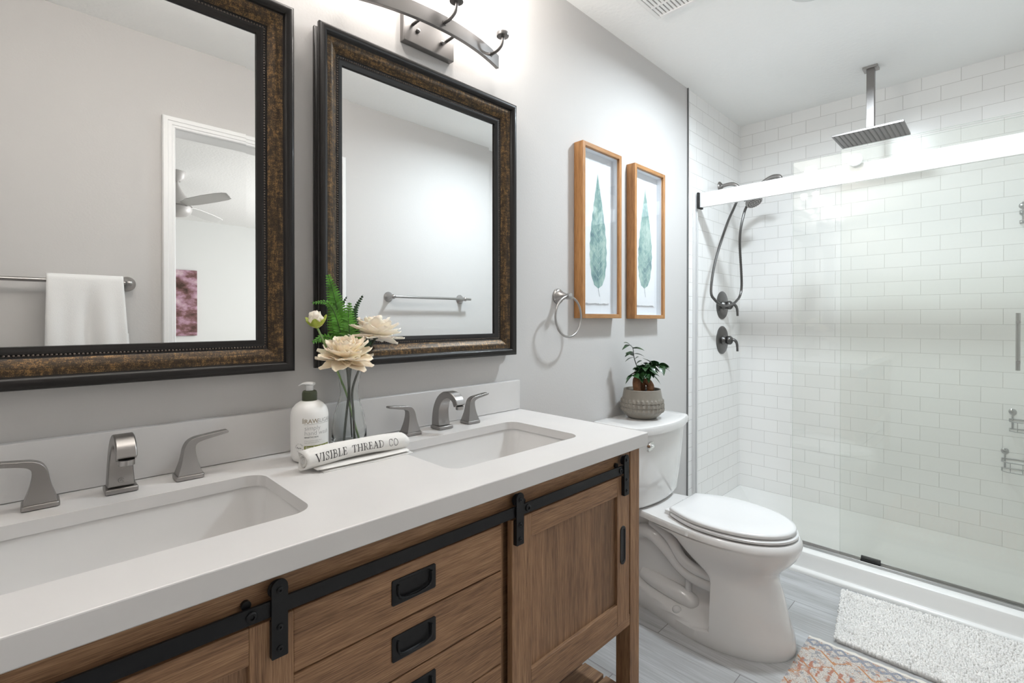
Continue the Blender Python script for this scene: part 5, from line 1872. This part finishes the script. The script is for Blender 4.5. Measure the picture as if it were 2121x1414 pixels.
def make_valve(z, label):
    t = thing('shower_valve', label, 'shower valve', (3.012, 0.0, z), 'shower valves')
    M().lathe([(0.086, 0.0), (0.086, 0.003), (0.083, 0.006), (0.050, 0.009), (0.030, 0.011), (0.0, 0.011)], (3.012, 0, z), 'y', 48, sign=-1).build('escutcheon', NICKEL_D, t)
    h = M()
    h.lathe([(0.030, 0.010), (0.027, 0.016), (0.022, 0.022), (0.022, 0.034), (0.026, 0.038), (0.027, 0.050), (0.022, 0.058), (0.013, 0.064), (0.0, 0.065)], (3.012, 0, z), 'y', 28, sign=-1)
    h.tube(spline([(3.014, -0.050, z), (3.018, -0.072, z + 0.002), (3.022, -0.084, z - 0.016), (3.022, -0.088, z - 0.040), (3.022, -0.089, z - 0.066)], 5), [0.012] * 5 + [0.0105] * 5 + [0.009] * 5 + [0.008] * 6, 12, flat=(0.8, 1.1))
    h.build('handle', NICKEL_D, t, smooth=50)
    return t


v1 = make_valve(1.268, 'dark nickel shower valve the hose loop hangs over, upper of two')
dup(v1, (3.012, 0.0, 1.055), 'dark nickel shower valve lower down with no hose over it')


def make_caddy(z, w, label):
    """Wire corner basket on the shower's back wall."""
    t = thing('shower_caddy', label, 'shower caddy', (XS - 0.04, -1.33, z), 'wire shower caddies')
    m = M()
    x0, x1, y0, y1 = XS - 0.10, XS - 0.004, -1.452, -1.452 + w
    for zz, r in ((z, 0.0022), (z + 0.045, 0.0026)):
        m.tube([(x1, y1, zz), (x0 + 0.02, y1, zz), (x0, y1 - 0.02, zz), (x0, y0, zz)], r, 8)
        m.tube([(x1, y1, zz), (x1, y0, zz)], r, 8)
    for k in range(6):
        yy = y0 + (y1 - y0) * (k + 0.3) / 6
        m.tube([(x0, yy, z + 0.045), (x0, yy, z), (x1, yy, z)], 0.0016, 6)
    m.tube([(x1, y1 - 0.01, z), (x1, y1 - 0.01, z + 0.085), (x1 - 0.012, y1 - 0.01, z + 0.095)], 0.003, 8)
    m.build('wire_basket', WIRE, t, smooth=50)
    M().lathe([(0.014, 0), (0.014, 0.004), (0.008, 0.008)], (XS - 0.0005, y1 - 0.01, z + 0.08), 'x', 16, sign=-1).build('wall_mount', WIRE, t)
    return t


make_caddy(1.635, 0.185, 'grey wire caddy high in the far shower corner')
make_caddy(0.665, 0.215, 'grey wire caddy at knee to waist height in the shower corner')
make_caddy(0.475, 0.240, 'grey wire caddy lowest in the far shower corner')

# ------------------------------------------------------------------ ceiling exhaust grille and recessed downlights
vg = thing('exhaust_vent', 'white slatted exhaust fan grille on the ceiling', 'vent', (1.70, -0.35, H))
vx0, vx1, vy0, vy1 = 1.555, 1.850, -0.500, -0.203
fr_ = M()
w = 0.016
fr_.box(vx0, vx1, vy0, vy0 + w, H - 0.016, H - 0.0003).box(vx0, vx1, vy1 - w, vy1, H - 0.016, H - 0.0003).box(vx0, vx0 + w, vy0 + w, vy1 - w, H - 0.016, H - 0.0003).box(vx1 - w, vx1, vy0 + w, vy1 - w, H - 0.016, H - 0.0003)
fr_.build('vent_frame', VENTM, vg, bev=0.002)
sl = M()
ns = 17
for k in range(ns):
    y = vy0 + w + (vy1 - vy0 - 2 * w) * (k + 0.5) / ns
    sl.box(vx0 + w, vx1 - w, y - 0.0050, y + 0.0050, H - 0.014, H - 0.005)
sl.box(1.764, 1.772, vy0 + w, vy1 - w, H - 0.0145, H - 0.004)
sl.build('slats', VENTM, vg)
M().box(vx0 + w, vx1 - w, vy0 + w, vy1 - w, H - 0.003, H - 0.0005).build('shade_sheet', VENTSHADE, vg)  # flat black sheet standing in for the shade behind the slats


def downlight(c, label):
    t = thing('recessed_downlight', label, 'ceiling light', (c[0], c[1], H), 'recessed downlights')
    M().lathe([(0.092, -0.0003), (0.092, -0.005), (0.086, -0.008), (0.072, -0.006), (0.070, -0.003), (0.070, -0.0003)], (c[0], c[1], H), 'z', 48, cap=False).build('trim_ring', PLASTIC, t)
    M().lathe([(0.0695, -0.0035), (0.0, -0.0035)], (c[0], c[1], H), 'z', 40, cap=False).build('lens', CANLENS, t, smooth=0)
    return t


downlight(CAN1, 'round white recessed ceiling light in front of the shower')

# ------------------------------------------------------------------ rugs
rgx0, rgx1, rgy0, rgy1 = 1.15, 2.056, -1.36, -0.712
rug = thing('patterned_rug', 'faded orange and blue patterned rug on the floor in front of the toilet', 'rug', (1.603, -1.036, 0))
M().box(rgx0, rgx1 - 0.014, rgy0, rgy1, 0.0006, 0.0065).build('rug_pile', RUGM, rug)
hm = M()
n = 60
top = []
for k in range(n + 1):
    y = rgy0 + (rgy1 - rgy0) * k / n
    top.append((rgx1 + 0.0025 * sin(k * 1.9) + 0.002 * sin(k * 0.7), y))
hm.prism([(rgx1 - 0.0139, rgy0)] + top + [(rgx1 - 0.0139, rgy1)], 'z', 0.0006, 0.0060)
hm.build('hem', RUGEDGE, rug, smooth=0)

bmx_ = thing('bath_mat', 'white chenille bath mat along the shower curb', 'bath mat', (2.29, -1.06, 0))
A_, B_, C_, D_ = Vector((2.485, -0.728, 0)), Vector((2.086, -0.785, 0)), Vector((2.075, -1.44, 0)), Vector((2.545, -1.44, 0))


def mat_pt(u, v):
    return A_.lerp(D_, u).lerp(B_.lerp(C_, u), v)


bk = M()
bk.prism([(p.x, p.y) for p in (mat_pt(0.01, 0.015), mat_pt(0.01, 0.985), mat_pt(1, 0.985), mat_pt(1, 0.015))], 'z', 0.0006, 0.010)
bk.build('backing', CHENILLE, bmx_)
pile = M()
rd = random.Random(3)
NU, NV = 112, 70
SPH = []
seg_, rg_ = 6, 4
for i in range(1, rg_):
    a = pi * i / rg_
    for k in range(seg_):
        SPH.append((sin(a) * cos(2 * pi * k / seg_), sin(a) * sin(2 * pi * k / seg_), -cos(a)))
SPH += [(0, 0, -1), (0, 0, 1)]
SF = []
for r_ in range(rg_ - 2):
    for k in range(seg_):
        SF.append((r_ * seg_ + k, r_ * seg_ + (k + 1) % seg_, (r_ + 1) * seg_ + (k + 1) % seg_, (r_ + 1) * seg_ + k))
nb = (rg_ - 1) * seg_
for k in range(seg_):
    SF.append((nb, (k + 1) % seg_, k))
    SF.append((nb + 1, (rg_ - 2) * seg_ + k, (rg_ - 2) * seg_ + (k + 1) % seg_))
for i in range(NU):
    for j in range(NV):
        u, v = (i + rd.uniform(0.2, 0.8)) / NU, (j + rd.uniform(0.25, 0.75)) / NV
        if j in (10, 57) and rd.random() < 0.75:
            continue
        p = mat_pt(u, v)
        h = 0.0130 + rd.uniform(-0.002, 0.002)
        rx = 0.0040 + rd.uniform(-0.0006, 0.0006)
        tx, ty = rd.uniform(-0.004, 0.004), rd.uniform(-0.004, 0.004)
        pile.add([(p.x + q[0] * rx + tx * (q[2] + 1) * 0.5, p.y + q[1] * rx + ty * (q[2] + 1) * 0.5, h + q[2] * 0.0080) for q in SPH], SF)
pile.build('chenille_pile', CHENILLE, bmx_, smooth=180)['kind'] = 'stuff'

# ------------------------------------------------------------------ things seen in the mirrors
def towel_bar(x0, x1, z, y, label, posts):
    t = thing('towel_bar', label, 'towel bar', ((x0 + x1) / 2, YO, z), 'wall towel bars')
    M().tube([(x0, y, z), (x1, y, z)], 0.0085, 16).build('bar', NICKEL_L, t)
    for px in posts:
        m = M()
        m.lathe([(0.031, 0.0), (0.031, 0.004), (0.027, 0.009), (0.022, 0.014), (0.014, 0.032), (0.0105, 0.050), (0.0105, abs(y - YO))], (px, YO, z), 'y', 28)
        m.sphere((px, y, z), 0.0145, 18, 12)
        m.build('wall_post', NICKEL_L, t, smooth=50)
    return t


towel_bar(-0.325, 0.292, 1.335, YO + 0.062, 'nickel towel bar carrying the white towel, reflected in the left mirror', (-0.315, 0.288))
towel_bar(1.555, 2.160, 1.320, YO + 0.062, 'empty nickel towel bar reflected in the mirror by the toilet', (1.555, 2.112))
# hanging bath towel
ty = YO + 0.062
tm = M()
x0, x1 = 0.036, 0.268
nx = 28
rings = []
prof = []
for k in range(12):
    prof.append((ty + 0.017, 1.335 - 0.42 + 0.42 * k / 12))
for k in range(9):
    a = pi * k / 8
    prof.append((ty + 0.017 * cos(a), 1.337 + 0.017 * sin(a)))
for k in range(1, 13):
    prof.append((ty - 0.016, 1.335 - 0.38 * k / 12))
for i in range(nx + 1):
    f = i / nx
    ring = []
    for (y, z) in prof:
        dn = max(0.0, 1.335 - z) / 0.42
        x = x0 + (x1 - x0) * f + 0.012 * dn * (f - 0.3) + 0.016 * dn * f
        side = 1 if y > ty else -0.4
        wv = (0.011 * sin(f * 9 + 0.5) + 0.006 * sin(f * 19 + 1)) * min(1, dn * 2.5) * side
        ring.append((x, max(y + wv, YO + 0.012), z))
    rings.append(ring)
tm.loft(rings, False, False, closed=False)
tob = tm.build('bath_towel', TERRY, loc=(0.15, ty, 1.335), smooth=80)
md = tob.modifiers.new('solid', 'SOLIDIFY')
md.thickness = 0.009
md.offset = 1.0
tag(tob, 'white terry towel folded over the bar, reflected in the left mirror', 'towel')

FX, FY = 0.872, -3.75
fan = thing('ceiling_fan', 'grey ceiling fan in the room beyond the doorway', 'ceiling fan', (FX, FY, H))
M().lathe([(0.0, 0.0), (0.070, 0.0), (0.070, -0.015), (0.058, -0.060), (0.030, -0.085), (0.0, -0.085)], (FX, FY, H - 0.0005), 'z', 32, cap=False).build('canopy', FANM, fan)
M().lathe([(0.014, -0.08), (0.018, -0.11), (0.034, -0.15), (0.060, -0.195), (0.095, -0.235), (0.112, -0.262), (0.114, -0.292)], (FX, FY, H), 'z', 40).build('motor_housing', FANM, fan)
M().lathe([(0.100, -0.2921), (0.100, -0.302), (0.112, -0.304), (0.112, -0.325), (0.100, -0.355), (0.070, -0.376), (0.030, -0.384), (0.0, -0.385)], (FX, FY, H), 'z', 40, cap=False).build('lower_bowl', FANM, fan)
for ang in (71.5, -50.5, 190.0):
    a = radians(ang)
    d = Vector((cos(a), sin(a), 0))
    s_ = Vector((-sin(a), cos(a), 0))
    b = M()
    rings = []
    for f, w0, w1 in ((0.09, 0.025, 0.025), (0.16, 0.040, 0.035), (0.24, 0.065, 0.05), (0.45, 0.070, 0.058), (0.62, 0.060, 0.055), (0.69, 0.045, 0.035), (0.71, 0.02, 0.01)):
        c = Vector((FX, FY, H - 0.283)) + d * f
        p, q = c + s_ * w0 + Vector((0, 0, 0.012)), c - s_ * w1 - Vector((0, 0, 0.012))
        rings.append([p, q, q - Vector((0, 0, 0.006)), p - Vector((0, 0, 0.006))])
    b.loft(rings)
    b.build('blade', FANB, fan, smooth=30)
cv = thing('canvas_print', 'mauve and brown canvas print on the far room wall', 'picture', (1.10, BY, 0.80))
M().box(0.70, 1.492, BY + 0.004, BY + 0.034, 0.80, 1.80).build('stretched_canvas', CANVAS, cv, smooth=0)
